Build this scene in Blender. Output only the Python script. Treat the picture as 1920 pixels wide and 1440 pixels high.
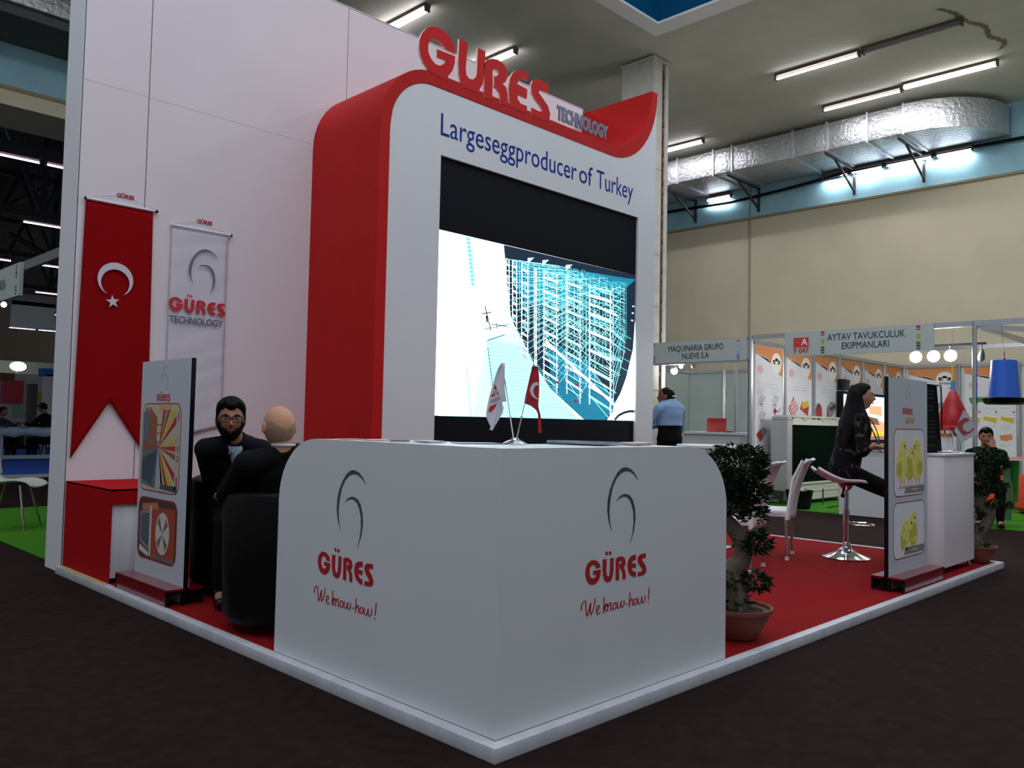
import bpy, bmesh, math, random
from mathutils import Vector, Matrix
random.seed(7)
PI = math.pi
scene = bpy.context.scene
COL = scene.collection
for o in list(bpy.data.objects):
    bpy.data.objects.remove(o)

# ------------------------------------------------------------------ camera
CAM = Vector((-2.15028, -2.17580, 1.14642)); FPX = 1562.34
YAW, PITCH, ROLL = 0.780273, 0.0460504, 0.0207357
FW = Vector((math.cos(PITCH)*math.cos(YAW), math.cos(PITCH)*math.sin(YAW), math.sin(PITCH)))
_r = Vector((math.sin(YAW), -math.cos(YAW), 0)); _u = _r.cross(FW)
RT = math.cos(ROLL)*_r + math.sin(ROLL)*_u
UP = -math.sin(ROLL)*_r + math.cos(ROLL)*_u
cd = bpy.data.cameras.new('camera'); cam = bpy.data.objects.new('camera', cd); COL.objects.link(cam)
cd.sensor_width = 36; cd.lens = 36*FPX/1920; cd.clip_end = 300; cd.clip_start = .05
m = Matrix((RT, UP, -FW)).transposed().to_4x4(); m.translation = CAM
cam.matrix_world = m
scene.camera = cam

# ------------------------------------------------------------------ world, light, exposure
w = bpy.data.worlds.new('world'); scene.world = w; w.use_nodes = True
bg = w.node_tree.nodes['Background']; bg.inputs[0].default_value = (.90, .93, 1, 1); bg.inputs[1].default_value = .40
vs = scene.view_settings
vs.view_transform = 'Standard'; vs.look = 'None'; vs.exposure = 0; vs.gamma = 1; vs.use_curve_mapping = False

def unseen_lamp(x, y, z, sx, sy, e, col=(.93, .96, 1)):
    l = bpy.data.lights.new('unseen_hall_lamp', 'AREA'); l.shape = 'RECTANGLE'; l.size = sx; l.size_y = sy; l.energy = e; l.color = col
    o = bpy.data.objects.new('unseen_hall_lamp', l); COL.objects.link(o); o.location = (x, y, z)
    return o
for x in (-4.2, -1.2, 1.8):           # unseen lamps standing in for tube rows over and behind the visitor
    for y in (-4.5, -1.3, 1.9):
        unseen_lamp(x, y, 7.45, .5, 1.6, 27)
unseen_lamp(7.8, -3.5, 7.5, .4, 1.5, 30); unseen_lamp(11.8, -3.0, 7.5, .4, 1.5, 40); unseen_lamp(13.8, -1.5, 7.5, .4, 1.5, 40)  # unseen lamps added to brighten the back of the hall
unseen_lamp(1.8, 7.9, 7.5, .4, 1.5, 60); unseen_lamp(-3.2, 8.0, 7.5, .4, 1.5, 90)  # unseen lamps added to lift the blue beam and left duct
for y in (-1.0, 1.5, 4.0): unseen_lamp(7.9, y, 7.55, .4, 1.5, 50)  # unseen lamps added above the aisle to light the booth fronts

# ------------------------------------------------------------------ helpers
def at(x, y, ax, v):
    """the real point on the plane (axis ax = v) that the photograph shows at pixel x, y"""
    d = FPX*FW + (x-960)*RT - (y-720)*UP
    return CAM + d*((v-CAM[ax])/d[ax])

def s2l(c):
    return tuple((v/12.92 if v <= .04045 else ((v+.055)/1.055)**2.4) for v in c)

MATS = {}
def mat(name, rgb, rough=.5, metal=0, noise=0, scale=8, bump=0, bscale=60, emit=0, spec=.5, trans=0, coat=0):
    """rgb in 0..255 sRGB"""
    if name in MATS: return MATS[name]
    m = bpy.data.materials.new(name); m.use_nodes = True; nt = m.node_tree; b = nt.nodes['Principled BSDF']
    c = s2l([v/255 for v in rgb])
    b.inputs['Base Color'].default_value = (*c, 1); b.inputs['Roughness'].default_value = rough; b.inputs['Metallic'].default_value = metal
    b.inputs['Specular IOR Level'].default_value = spec
    if trans: b.inputs['Transmission Weight'].default_value = trans
    if coat: b.inputs['Coat Weight'].default_value = coat
    if emit:
        b.inputs['Emission Color'].default_value = (*c, 1); b.inputs['Emission Strength'].default_value = emit
    if noise or bump:
        tc = nt.nodes.new('ShaderNodeTexCoord')
    if noise:
        n = nt.nodes.new('ShaderNodeTexNoise'); n.inputs['Scale'].default_value = scale; n.inputs['Detail'].default_value = 5
        nt.links.new(tc.outputs['Object'], n.inputs['Vector'])
        r = nt.nodes.new('ShaderNodeMapRange'); r.inputs[1].default_value = .3; r.inputs[2].default_value = .7
        r.inputs[3].default_value = 1-noise; r.inputs[4].default_value = 1+noise
        nt.links.new(n.outputs[0], r.inputs[0])
        mx = nt.nodes.new('ShaderNodeVectorMath'); mx.operation = 'SCALE'; mx.inputs[0].default_value = c
        nt.links.new(r.outputs[0], mx.inputs['Scale']); nt.links.new(mx.outputs[0], b.inputs['Base Color'])
    if bump:
        n2 = nt.nodes.new('ShaderNodeTexNoise'); n2.inputs['Scale'].default_value = bscale; n2.inputs['Detail'].default_value = 3
        nt.links.new(tc.outputs['Object'], n2.inputs['Vector'])
        bp = nt.nodes.new('ShaderNodeBump'); bp.inputs['Strength'].default_value = bump; bp.inputs['Distance'].default_value = .05 if 'foil' in name else .01
        nt.links.new(n2.outputs[0], bp.inputs['Height']); nt.links.new(bp.outputs[0], b.inputs['Normal'])
    MATS[name] = m
    return m

class MB:
    def __init__(s): s.v = []; s.f = []; s.m = []
    def add(s, vs, fs, mi=0):
        k = len(s.v); s.v += [tuple(v) for v in vs]
        for f in fs: s.f.append([k+i for i in f]); s.m.append(mi)
        return s
    def box(s, x0, y0, z0, x1, y1, z1, mi=0):
        return s.add([(x0,y0,z0),(x1,y0,z0),(x1,y1,z0),(x0,y1,z0),(x0,y0,z1),(x1,y0,z1),(x1,y1,z1),(x0,y1,z1)],
                     [(0,3,2,1),(4,5,6,7),(0,1,5,4),(1,2,6,5),(2,3,7,6),(3,0,4,7)], mi)
    def bbox(s, x0, y0, z0, x1, y1, z1, b=.004, mi=0):
        """box with chamfered edges"""
        bm = bmesh.new(); bmesh.ops.create_cube(bm, size=1)
        for v in bm.verts: v.co = Vector(((x0+x1)/2+v.co.x*(x1-x0), (y0+y1)/2+v.co.y*(y1-y0), (z0+z1)/2+v.co.z*(z1-z0)))
        bmesh.ops.bevel(bm, geom=bm.edges[:], offset=b, segments=2, affect='EDGES', profile=.5)
        bm.verts.index_update()
        s.add([v.co[:] for v in bm.verts], [[v.index for v in f.verts] for f in bm.faces], mi); bm.free(); return s
    def beam(s, a, b, w, h=None, mi=0, up=(0,0,1)):
        a = Vector(a); b = Vector(b); h = h or w; d = (b-a).normalized(); u = Vector(up)
        if abs(d.dot(u)) > .98: u = Vector((1,0,0))
        l = d.cross(u).normalized(); u = l.cross(d)
        vs = []
        for p in (a, b):
            for i, j in ((-1,-1),(1,-1),(1,1),(-1,1)): vs.append(p+l*i*w/2+u*j*h/2)
        return s.add(vs, [(0,3,2,1),(4,5,6,7),(0,1,5,4),(1,2,6,5),(2,3,7,6),(3,0,4,7)], mi)
    def tube(s, pts, r, n=10, mi=0, cap=True):
        pts = [Vector(p) for p in pts]; rs = r if isinstance(r, (list, tuple)) else [r]*len(pts)
        k = len(s.v); prev = None
        for i, p in enumerate(pts):
            d = (pts[min(i+1, len(pts)-1)]-pts[max(i-1, 0)]).normalized()
            if prev is None:
                u = Vector((0,0,1)) if abs(d.z) < .9 else Vector((1,0,0)); u = (u-d*u.dot(d)).normalized()
            else: u = (prev-d*prev.dot(d)).normalized()
            prev = u; v = d.cross(u)
            for j in range(n):
                a = 2*PI*j/n; s.v.append(tuple(p+(u*math.cos(a)+v*math.sin(a))*rs[i]))
        for i in range(len(pts)-1):
            for j in range(n):
                s.f.append([k+i*n+j, k+i*n+(j+1)%n, k+(i+1)*n+(j+1)%n, k+(i+1)*n+j]); s.m.append(mi)
        if cap:
            s.f.append([k+j for j in range(n)][::-1]); s.m.append(mi)
            s.f.append([k+(len(pts)-1)*n+j for j in range(n)]); s.m.append(mi)
        return s
    def lathe(s, prof, c=(0,0,0), n=24, mi=0, sx=1, sy=1):
        k = len(s.v)
        for r, z in prof:
            for j in range(n):
                a = 2*PI*j/n; s.v.append((c[0]+r*sx*math.cos(a), c[1]+r*sy*math.sin(a), c[2]+z))
        for i in range(len(prof)-1):
            for j in range(n):
                s.f.append([k+i*n+j, k+i*n+(j+1)%n, k+(i+1)*n+(j+1)%n, k+(i+1)*n+j]); s.m.append(mi)
        s.f.append([k+j for j in range(n)][::-1]); s.m.append(mi)
        s.f.append([k+(len(prof)-1)*n+j for j in range(n)]); s.m.append(mi)
        return s
    def ell(s, c, rx, ry, rz, n=16, m=10, mi=0, R=None):
        c = Vector(c); k = len(s.v)
        for i in range(m+1):
            t = PI*i/m
            for j in range(n):
                a = 2*PI*j/n; v = Vector((rx*math.sin(t)*math.cos(a), ry*math.sin(t)*math.sin(a), rz*math.cos(t)))
                if R is not None: v = R@v
                s.v.append(tuple(c+v))
        for i in range(m):
            for j in range(n):
                s.f.append([k+i*n+j, k+(i+1)*n+j, k+(i+1)*n+(j+1)%n, k+i*n+(j+1)%n]); s.m.append(mi)
        return s
    def prism(s, poly, fr, d0, d1, mi=0, ms=None):
        """2D polygon in frame fr=(origin,u,v,n) extruded from d0 to d1 along n; front face at d1"""
        o, u, v, n = [Vector(q) for q in fr]; k = len(s.v); N = len(poly)
        ar = sum(poly[i][0]*poly[(i+1)%N][1]-poly[(i+1)%N][0]*poly[i][1] for i in range(N))
        if ar < 0: poly = poly[::-1]
        for d in (d0, d1):
            for a, b in poly: s.v.append(tuple(o+u*a+v*b+n*d))
        s.f.append([k+N+i for i in range(N)]); s.m.append(mi)
        s.f.append([k+i for i in range(N)][::-1]); s.m.append(mi if ms is None else ms)
        for i in range(N):
            j = (i+1) % N; s.f.append([k+i, k+j, k+N+j, k+N+i]); s.m.append(mi if ms is None else ms)
        return s
    def stroke(s, pts, fr, w, d=.001, d0=0, mi=0, calli=False, taper=False):
        """ribbon of width w along 2D pts in frame fr"""
        N = len(pts); P = [Vector((a, b)) for a, b in pts]; L = []; R = []
        for i in range(N):
            t = (P[min(i+1, N-1)]-P[max(i-1, 0)])
            if t.length < 1e-9: t = Vector((1, 0))
            t.normalize(); nn = Vector((-t.y, t.x)); ww = w
            if calli: ww = w*(.5+.5*abs(t.y))
            if taper: ww = w*math.sin(PI*(i+.15)/(N-1+.3))
            L.append(P[i]+nn*ww/2); R.append(P[i]-nn*ww/2)
        for i in range(N-1):
            s.prism([tuple(L[i]), tuple(R[i]), tuple(R[i+1]), tuple(L[i+1])], fr, d0, d, mi)
        return s
    def link(s, name, mats, parent=None, smooth=True, sharp=35, local=False):
        me = bpy.data.meshes.new(name); me.from_pydata(s.v, [], s.f)
        if not isinstance(mats, (list, tuple)): mats = [mats]
        for q in mats: me.materials.append(q)
        me.polygons.foreach_set('material_index', s.m)
        if smooth:
            me.polygons.foreach_set('use_smooth', [True]*len(me.polygons)); me.update(); me.set_sharp_from_angle(angle=math.radians(sharp))
        me.update()
        o = bpy.data.objects.new(name, me); COL.objects.link(o)
        if parent is not None: setp(o, parent, local)
        return o

def rootof(o):
    l = Vector((0, 0, 0)); 
    while o is not None: l = l+Vector(o.location); o = o.parent
    return l
def setp(o, parent, local=False):
    o.parent = parent
    if not local:
        # geometry is written in world coordinates: take the ancestors' offset back out
        p = parent; off = Vector((0,0,0))
        while p is not None:
            off += p.location + p.matrix_parent_inverse.translation; p = p.parent
        o.matrix_parent_inverse = Matrix.Translation(-off)

def tag(o, label, cat, group=None, kind=None):
    o['label'] = label; o['category'] = cat
    if group: o['group'] = group
    if kind: o['kind'] = kind
    return o
def thing(name, label, cat, loc=(0,0,0), group=None, kind=None):
    o = bpy.data.objects.new(name, None); COL.objects.link(o); o.location = loc; o.empty_display_size = .1
    return tag(o, label, cat, group, kind)
def struct(o, label=None):
    o['kind'] = 'structure'
    if label: o['label'] = label
    return o
def dup(root, loc, rz=0, label=None, group=None, parent=None):
    r = root.copy(); COL.objects.link(r)
    if parent is not None: r.parent = parent
    else:
        r.location = loc; r.rotation_euler = (0, 0, rz)
        if label: r['label'] = label
        if group: r['group'] = group
    for ch in list(root.children): dup(ch, None, parent=r)
    return r

def text(s, fr, size, m, parent, name='lettering', align='CENTER', bold=0, depth=.001, d0=.0015, sx=1, sp=1):
    o_, u, v, n = [Vector(q) for q in fr]
    c = bpy.data.curves.new('t', 'FONT'); c.body = s; c.size = size; c.align_x = align; c.align_y = 'CENTER'
    c.extrude = depth/2; c.offset = bold; c.resolution_u = 3; c.space_character = sp
    ob = bpy.data.objects.new('t', c); COL.objects.link(ob)
    dg = bpy.context.evaluated_depsgraph_get()
    me = bpy.data.meshes.new_from_object(ob.evaluated_get(dg)); bpy.data.objects.remove(ob)
    for vv in me.vertices: vv.co = o_+u*vv.co.x*sx+v*vv.co.y+n*(vv.co.z+d0)
    me.materials.clear(); me.materials.append(m); me.name = name
    o = bpy.data.objects.new(name, me); COL.objects.link(o)
    if parent is not None: setp(o, parent)
    return o

def catmull(pts, k=6):
    out = []
    for i in range(len(pts)-1):
        p0 = pts[max(i-1, 0)]; p1 = pts[i]; p2 = pts[i+1]; p3 = pts[min(i+2, len(pts)-1)]
        for j in range(k):
            t = j/k
            out.append(tuple(.5*((2*b)+(-a+c)*t+(2*a-5*b+4*c-d)*t*t+(-a+3*b-3*c+d)*t**3) for a, b, c, d in zip(p0, p1, p2, p3)))
    out.append(tuple(pts[-1])); return out

# ------------------------------------------------------------------ materials
white = mat('white_laminate', (214, 219, 224), .42, noise=.015, scale=3)
whitew = mat('white_wall_board', (222, 216, 222), .6, noise=.02, scale=2)
red = mat('red_board', (184, 20, 18), .6, noise=.05, scale=4, spec=.2)
redc = mat('red_carpet', (132, 18, 22), .95, noise=.08, scale=40, bump=.3, bscale=400, spec=.1)
floorm = mat('dark_brown_carpet', (40, 27, 25), .97, noise=.22, scale=14, bump=.5, bscale=260, spec=.08)
black = mat('black', (8, 8, 9), .6, spec=.2)
blackg = mat('black_gloss', (6, 7, 9), .35, spec=.25)
navy = mat('navy_suit', (12, 14, 22), .85, noise=.1, spec=.15)
blacks = mat('black_suit', (8, 8, 10), .85, spec=.15)
skin = mat('skin', (176, 122, 96), .55, noise=.04, scale=20)
skind = mat('tanned_skin', (120, 78, 60), .55, noise=.04, scale=20)
hairm = mat('black_hair', (9, 7, 7), .7, bump=.3, bscale=120, spec=.15)
chrome = mat('chrome', (215, 215, 220), .12, 1)
alu = mat('aluminium', (176, 178, 182), .3, 1)
greym = mat('dark_grey_logo', (62, 72, 80), .5)
logored = mat('logo_red', (176, 24, 32), .5)
blue = mat('slogan_blue', (8, 44, 138), .6, spec=.15)
teal = mat('sign_text', (24, 44, 46), .5)
signm = mat('sign_board', (178, 188, 186), .5)
green = mat('green_carpet', (62, 122, 30), .95, noise=.1, scale=30, spec=.1)
beige = mat('beige_wall', (206, 196, 172), .8, noise=.05, scale=1.2)
bluew = mat('blue_wall', (150, 196, 214), .8, noise=.1, scale=2)
ceilm = mat('ceiling_paint', (196, 194, 184), .85, noise=.06, scale=1.5)
tubem = mat('tube_glow', (255, 250, 255), emit=14)
tubep = mat('violet_tube_glow', (226, 196, 255), emit=5)
orange = mat('orange_print', (222, 142, 84), .6)
paper = mat('white_print', (226, 226, 234), .6)
greyp = mat('grey_print', (150, 152, 158), .7)
redp = mat('red_print', (188, 60, 56), .6)
yellowp = mat('yellow_print', (222, 186, 50), .6)
greenp = mat('green_print', (60, 160, 60), .6)
plast = mat('white_plastic', (226, 224, 228), .4)
leafm = mat('dark_leaf', (34, 58, 30), .6, spec=.2, noise=.3, scale=12)
barkm = mat('grey_bark', (98, 90, 80), .85, noise=.2, scale=14, bump=.6, bscale=50)
terra = mat('terracotta', (122, 66, 52), .7, noise=.1, scale=6)
soilm = mat('soil', (52, 42, 30), .95, noise=.3, scale=30, bump=.8, bscale=80)

XZ = lambda x=0, y=0, z=0: (Vector((x, y, z)), Vector((1,0,0)), Vector((0,0,1)), Vector((0,-1,0)))   # faces -Y
YZ = lambda x=0, y=0, z=0: (Vector((x, y, z)), Vector((0,-1,0)), Vector((0,0,1)), Vector((-1,0,0)))  # faces -X
FZ = -.056

# ================================================================== STRUCTURE
o = MB().box(-14, -14, FZ-.1, 18, 60, FZ).link('floor', floorm, smooth=False); struct(o, 'dark brown carpeted hall floor')
# ceiling with a square blue light well
ce = MB(); Z = 7.6
ce.box(-14, 5.71, Z, 16.6, 12.9, Z+.2); ce.box(9.03, -14, Z, 16.6, 5.71, Z+.2); ce.box(-14, -14, Z, -8, 5.71, Z+.2); ce.box(-8, -14, Z, 9.03, -6, Z+.2)
o = struct(ce.link('ceiling', ceilm, smooth=False), 'grey painted concrete hall ceiling')
tr = MB(); tr.box(-8, 5.44, Z-.03, 9.03, 5.72, Z+.01); tr.box(8.70, -6, Z-.03, 9.04, 5.44, Z+.01)
o = struct(tr.link('trim_1', mat('ceiling_trim', (242, 240, 244), .7), smooth=False), 'white border around the blue light well in the ceiling')
cf = MB(); cf.box(-8, 5.44, Z+.01, 9.0, 5.6, Z+1.7); cf.box(8.70, -6, Z+.01, 8.86, 5.44, Z+1.7); cf.box(-8, -6, Z+1.7, 9, 5.6, Z+1.8)
cf.box(-8.1, -6, Z+.2, -8, 5.6, Z+1.7); cf.box(-8, -6.1, Z+.2, 9, -6, Z+1.7)
o = struct(MB().box(-7.9, -5.9, Z+1.6, 8.6, 5.4, Z+1.66).link('fill_panel_1', mat('glow', (228, 234, 246), emit=.95), smooth=False), 'added unseen skylight panels at the top of the light well')  # glowing panel added out of view to light the well and the stand
o = struct(cf.link('ceiling', mat('well_blue', (4, 84, 128), .8, spec=.1), smooth=False), 'deep blue sides of the ceiling light well')
# right (far) wall: beige with blue band
wl = MB(); wl.box(16.05, -10, FZ, 16.4, 12.4, 6.17, 0); wl.box(16.0, -10, 6.17, 16.4, 12.4, 6.22, 2); wl.box(16.05, -10, 6.22, 16.4, 12.4, Z, 1)
o = struct(wl.link('wall_right', [beige, bluew, mat('ledge', (150, 138, 112), .8)], smooth=False), 'tall beige hall wall with a blue band at its top')
o = MB().tube([(16.03, 7.83, 2.3), (16.03, 7.83, 4.4), (16.02, 7.84, 6.2), (16.03, 7.82, 6.9)], .02, 8).link('wall_cable', mat('cable_beige', (150, 140, 112), .7))
tag(o, 'thin painted cable running down the beige wall', 'cable')
# beam across the opening to the second hall
bw = MB(); bw.box(-14, 12.38, 6.17, 16.4, 12.9, Z, 1); bw.box(-14, 12.36, 6.14, 16.4, 12.4, 6.2, 2); bw.box(-14, 12.38, 5.9, 16.4, 12.9, 6.17, 0)
bw.box(-14, 12.9, 5.9, 16.4, 13.6, 6.0, 0)
o = struct(bw.link('wall_back', [beige, bluew, MATS['ledge']], smooth=False), 'blue and beige beam over the opening to the second hall')
rf = MB(); rf.box(-14, 13.6, 8.8, 30, 60, 9)
o = struct(rf.link('ceiling', mat('dark_roof', (58, 58, 60), .9, noise=.2, scale=2), smooth=False), 'dark roof of the second hall')
o = struct(MB().box(-14, 58, FZ, 34, 58.3, 9).link('wall_far', mat('far_wall', (150, 140, 122), .9), smooth=False), 'beige end wall of the second hall')
o = struct(MB().box(29.8, 13, FZ, 30, 58, 9).link('wall_far', MATS['far_wall'], smooth=False), 'side wall of the second hall')

# roof trusses of the second hall
steel = mat('dark_steel', (24, 26, 32), .6, .2)
def truss(y, lab):
    t = thing('roof_truss', lab, 'truss', (3, y, 5.6), 'steel roof trusses of the second hall')
    c = MB()
    for z in (8.3, 5.9): c.beam((-8, y, z), (26, y, z), .16)
    c.link('chord', steel, t, smooth=False)
    wbm = MB(); k = 0
    for i in range(-8, 26, 2):
        wbm.beam((i, y, 8.3), (i, y, 5.9), .12); wbm.beam((i, y, 5.9), (i+1, y, 8.3), .1); wbm.beam((i+1, y, 8.3), (i+2, y, 5.9), .1); wbm.beam((i, y, 7.1), (i+2, y, 7.1), .07)
    wb = wbm.link('web', steel, t, smooth=False); wb['kind'] = 'stuff'
    lb = MB()
    for i in range(-6, 26, 4):
        lb.beam((i, y, 5.9), (i+.3, y+6, 7.6), .14); lb.beam((i, y, 8.3), (i, y+6, 8.5), .14)
    lb.link('bracing', steel, t, smooth=False)['kind'] = 'stuff'
for i, y in enumerate((14.6, 20, 26, 33)):
    truss(y, ('nearest dark steel roof truss just behind the blue and beige beam', 'second dark steel roof truss behind the beam', 'third dark steel roof truss behind the beam', 'farthest dark steel roof truss of the second hall')[i])

# tube light fixtures
def fixture(name, x, y0, y1, z, lit, label, group, gm=None, axis='y', nt=1):
    cx, cy = (x, (y0+y1)/2) if axis == 'y' else ((y0+y1)/2, x)
    t = thing(name, label, 'light', (cx, cy, z), group)
    L = abs(y1-y0); f = MB()
    def B(mb, a0, b0, c0, a1, b1, c1):   # a across, b along
        if axis == 'y': mb.box(cx+a0, cy+b0, z+c0, cx+a1, cy+b1, z+c1)
        else: mb.box(cx+b0, cy+a0, z+c0, cx+b1, cy+a1, z+c1)
    B(f, -.06, -L/2, -.05, .06, L/2, 0)
    B(f, -.05, -L/2, -.12, .05, -L/2+.03, -.05); B(f, -.05, L/2-.03, -.12, .05, L/2, -.05)
    f.link('housing', mat('fixture_metal', (92, 80, 74), .5), t, smooth=False)
    for k in range(nt):
        a = (k-(nt-1)/2)*.07
        p = [(cx+a, cy-L/2+.03, z-.09), (cx+a, cy+L/2-.03, z-.09)] if axis == 'y' else [(cx-L/2+.03, cy+a, z-.09), (cx+L/2-.03, cy+a, z-.09)]
        if lit and k == 0 and y0 < 12 and axis == 'y':
            l = bpy.data.lights.new('tube_lamp', 'AREA'); l.shape = 'RECTANGLE'; l.size = .042; l.size_y = L-.08; l.energy = 24 if z > 7.2 else 9; l.color = (.93, .95, 1)
            lo = bpy.data.objects.new('tube_lamp', l); COL.objects.link(lo); lo.location = (cx, cy, z-.135)
        MB().tube(p, .02, 8).link('tube', gm or (tubem if lit else mat('dead_tube', (140, 136, 134), .4)), t)
    if z < 6.5:
        h = MB()
        for f_ in (-.3, .3):
            px, py = (cx, cy+f_*L) if axis == 'y' else (cx+f_*L, cy)
            h.tube([(px, py, z), (px, py, 8.8)], .008, 5)
        h.link('hanger', mat('fixture_metal', (92, 80, 74), .5), t)['kind'] = 'stuff'
    return t
G = 'tube lights on the grey ceiling'
fixture('tube_light', 11.79, 3.47, 5.0, Z, True, 'lit ceiling tube light, upper row, left of the dead tube', G)
fixture('tube_light', 11.76, 1.86, 3.42, Z, False, 'unlit ceiling tube light beside a brown leak stain', G)
fixture('tube_light', 13.82, 3.50, 5.02, Z, True, 'lit ceiling tube light just above the silver duct, left one of its row', G)
fixture('tube_light', 13.72, 1.87, 3.46, Z, True, 'brightest double ceiling tube light, above the bend of the duct', G, nt=2)
fixture('tube_light', 13.84, 7.78, 9.3, Z, True, 'double ceiling tube light just right of the white pillar', G, nt=2)
fixture('tube_light', 5.82, 7.72, 9.3, Z, True, 'ceiling tube light right of the left pillar above the stand wall', G, nt=2)
fixture('tube_light', 7.8, 7.74, 9.3, Z, True, 'ceiling tube light glowing behind the big red letters', G, nt=2)
fixture('tube_light', 13.84, 5.2, 6.7, Z, False, 'unlit tube light behind the pillar', G) if False else None
G = 'tube lights under the blue band behind the duct'
for i, (a, b) in enumerate(((2.9, 3.6), (3.65, 4.6), (4.65, 5.35), (5.4, 6.0), (8.3, 9.0))):
    fixture('wall_tube_light', 15.97, a, b, 6.90, True, ('short wall tube light below the duct bend', 'wall tube light behind the right hand duct bracket', 'wall tube light between two duct brackets', 'wall tube light next to the middle duct bracket', 'small separate wall tube light low at the left under the duct')[i], G)
G = 'violet tube lights in the second hall'
for (y, a, b, z, lab) in ((15.35, 1.2, 2.63, 6, 'nearest and largest violet tube light by the stand wall edge'), (15.35, 2.7, 4.2, 6, 'violet tube light running in behind the stand wall edge'),
                     (21.1, 3.83, 5.3, 6, 'violet tube light in the second row back'), (27.5, 4.0, 5.25, 6, 'violet tube light above the hanging white sign'), (27.5, 6.0, 7.4, 6, 'small violet tube light at the stand wall edge'),
                     (34.35, 7.8, 9.4, 6, 'violet tube light right of the grey lettered fascia'), (42, 9.3, 10.9, 6, 'far tube light left of the blank white fascia'), (51, 11.1, 12.5, 6, 'farthest tube light, left one under the blank fascia'), (51, 12.6, 14.0, 6, 'farthest tube light, right one under the blank fascia')):
    fixture('violet_tube_light', y, a, b, z, True, lab, G, gm=tubep, axis='x')

# pillars
def pillar(x0, y0, x1, y1, bx0, bx1, label):
    mm = mat('pillar_stone', (190, 190, 180), .7, noise=.12, scale=5)
    t = thing('pillar', label, 'pillar', ((x0+x1)/2, (y0+y1)/2, FZ), 'hall pillars', 'structure')
    p = MB(); p.box(x0, y0, FZ, bx0, y1, Z-.02); p.box(bx1, y0, FZ, x1, y1, Z-.02); p.box(bx0, y0+.06, FZ, bx1, y1, Z-.02)
    p.box(x0-.02, y0-.02, Z-.08, x1+.02, y1+.02, Z-.03)
    p.link('shaft', mm, t, smooth=False)
    b = MB(); z = FZ; k = 0
    while z < Z-.2:
        h = .07; dx = .015*(k % 2); b.box(bx0+.004+dx, y0+.012+.006*(k % 3), z, bx1-.014+dx, y0+.08, z+h); z += h+.016; k += 1
    b.link('brickwork', mat('old_brick', (98, 52, 46), .9, noise=.3, scale=20), t, smooth=False)['kind'] = 'stuff'
    g = MB()
    for zz in (1.2, 1.75, 2.35, 3.2, 4.1, 5.6): g.box(x0-.002, y0-.003, zz, bx0, y0, zz+.008)
    g.link('joint_line', mat('pillar_joint', (120, 118, 104), .9), t, smooth=False)
pillar(9.6, 6.15, 10.06, 6.83, 9.865, 9.955, 'white stone pillar with a brick strip right of the video tower')
pillar(5.47, 9.0, 6.13, 9.5, 5.74, 5.84, 'white stone pillar with a brick strip above the stand wall')

# silver duct with elbow, hangers and brackets
foil = mat('duct_foil', (200, 202, 206), .38, .6, noise=.06, scale=5, bump=.6, bscale=14)
t = thing('air_duct', 'silver foil covered air duct along the blue band of the right wall', 'duct', (15.2, 7, 6.95))
y = 11.9; k = 0; segs = [(12.3, 10.1), (10.1, 8.9), (8.9, 7.93), (7.93, 7.45), (7.45, 6.0), (6.0, 5.25), (5.25, 4.42), (4.42, 3.72)]
for a, b in segs:
    MB().bbox(14.5, b+.008, 6.93, 15.93, a-.008, 7.5, .02).link('duct_section', foil, t)
for a, b in segs:
    MB().box(14.475, b-.02, 6.905, 15.95, b+.02, 7.525).link('flange', mat('flange_foil', (206, 208, 210), .4, .5), t, smooth=False)
el = MB(); n = 12; c0 = (15.95, 3.72); ring = []
for i in range(n+1):
    a = PI-(-(PI/2)*i/n)  # centre on +X side, sweep from -X facing to -Y facing
    for r in (.02, 1.47):
        for z in (6.93, 7.5): el.v.append((c0[0]+r*math.cos(a), c0[1]+r*math.sin(a), z))
for i in range(n):
    q = 4*i
    for f in ((2,3,7,6), (0,4,5,1), (1,5,7,3), (0,2,6,4)): el.f.append([q+j for j in f]); el.m.append(0)
el.link('elbow', foil, t)
br = MB()
for yy in (9.35, 7.6, 5.3, 3.85):
    b = MB(); b.beam((14.6, yy, 6.88), (16.04, yy, 6.88), .04); b.beam((16.02, yy, 6.9), (16.02, yy, 6.32), .05); b.beam((15.0, yy, 6.88), (16.02, yy, 6.4), .04)
    b.beam((14.55, yy, 6.86), (14.55, yy, 7.55), .02)
    b.link('bracket', mat('bracket_steel', (70, 66, 66), .6, .4), t, smooth=False)
cb = MB().tube([(15.98, 12, 6.75), (15.98, 9.8, 6.72), (15.96, 8.3, 6.66), (15.96, 7, 6.72), (15.97, 5.4, 6.84), (15.97, 3.8, 6.86), (15.97, 2.0, 6.84), (15.97, -1, 6.9)], .035, 8).link('cable_bundle', black)
tag(cb, 'black cable sagging along the blue wall band under the duct', 'cable')
# second duct, top left
t = thing('air_duct', 'silver foil duct above the blue beam at top left', 'duct', (0, 11.5, 7.4))
for a in range(-6, 8, 2): MB().bbox(a+.01, 11.2, 7.02, a+1.99, 12.36, 7.56, .02).link('duct_section', foil, t)
st = MB().box(-14, 11.25, 6.86, 16, 12.37, 6.99).link('trim_2', mat('soffit_grey', (90, 92, 92), .9), smooth=False); struct(st, 'grey ledge under the left duct')
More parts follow.
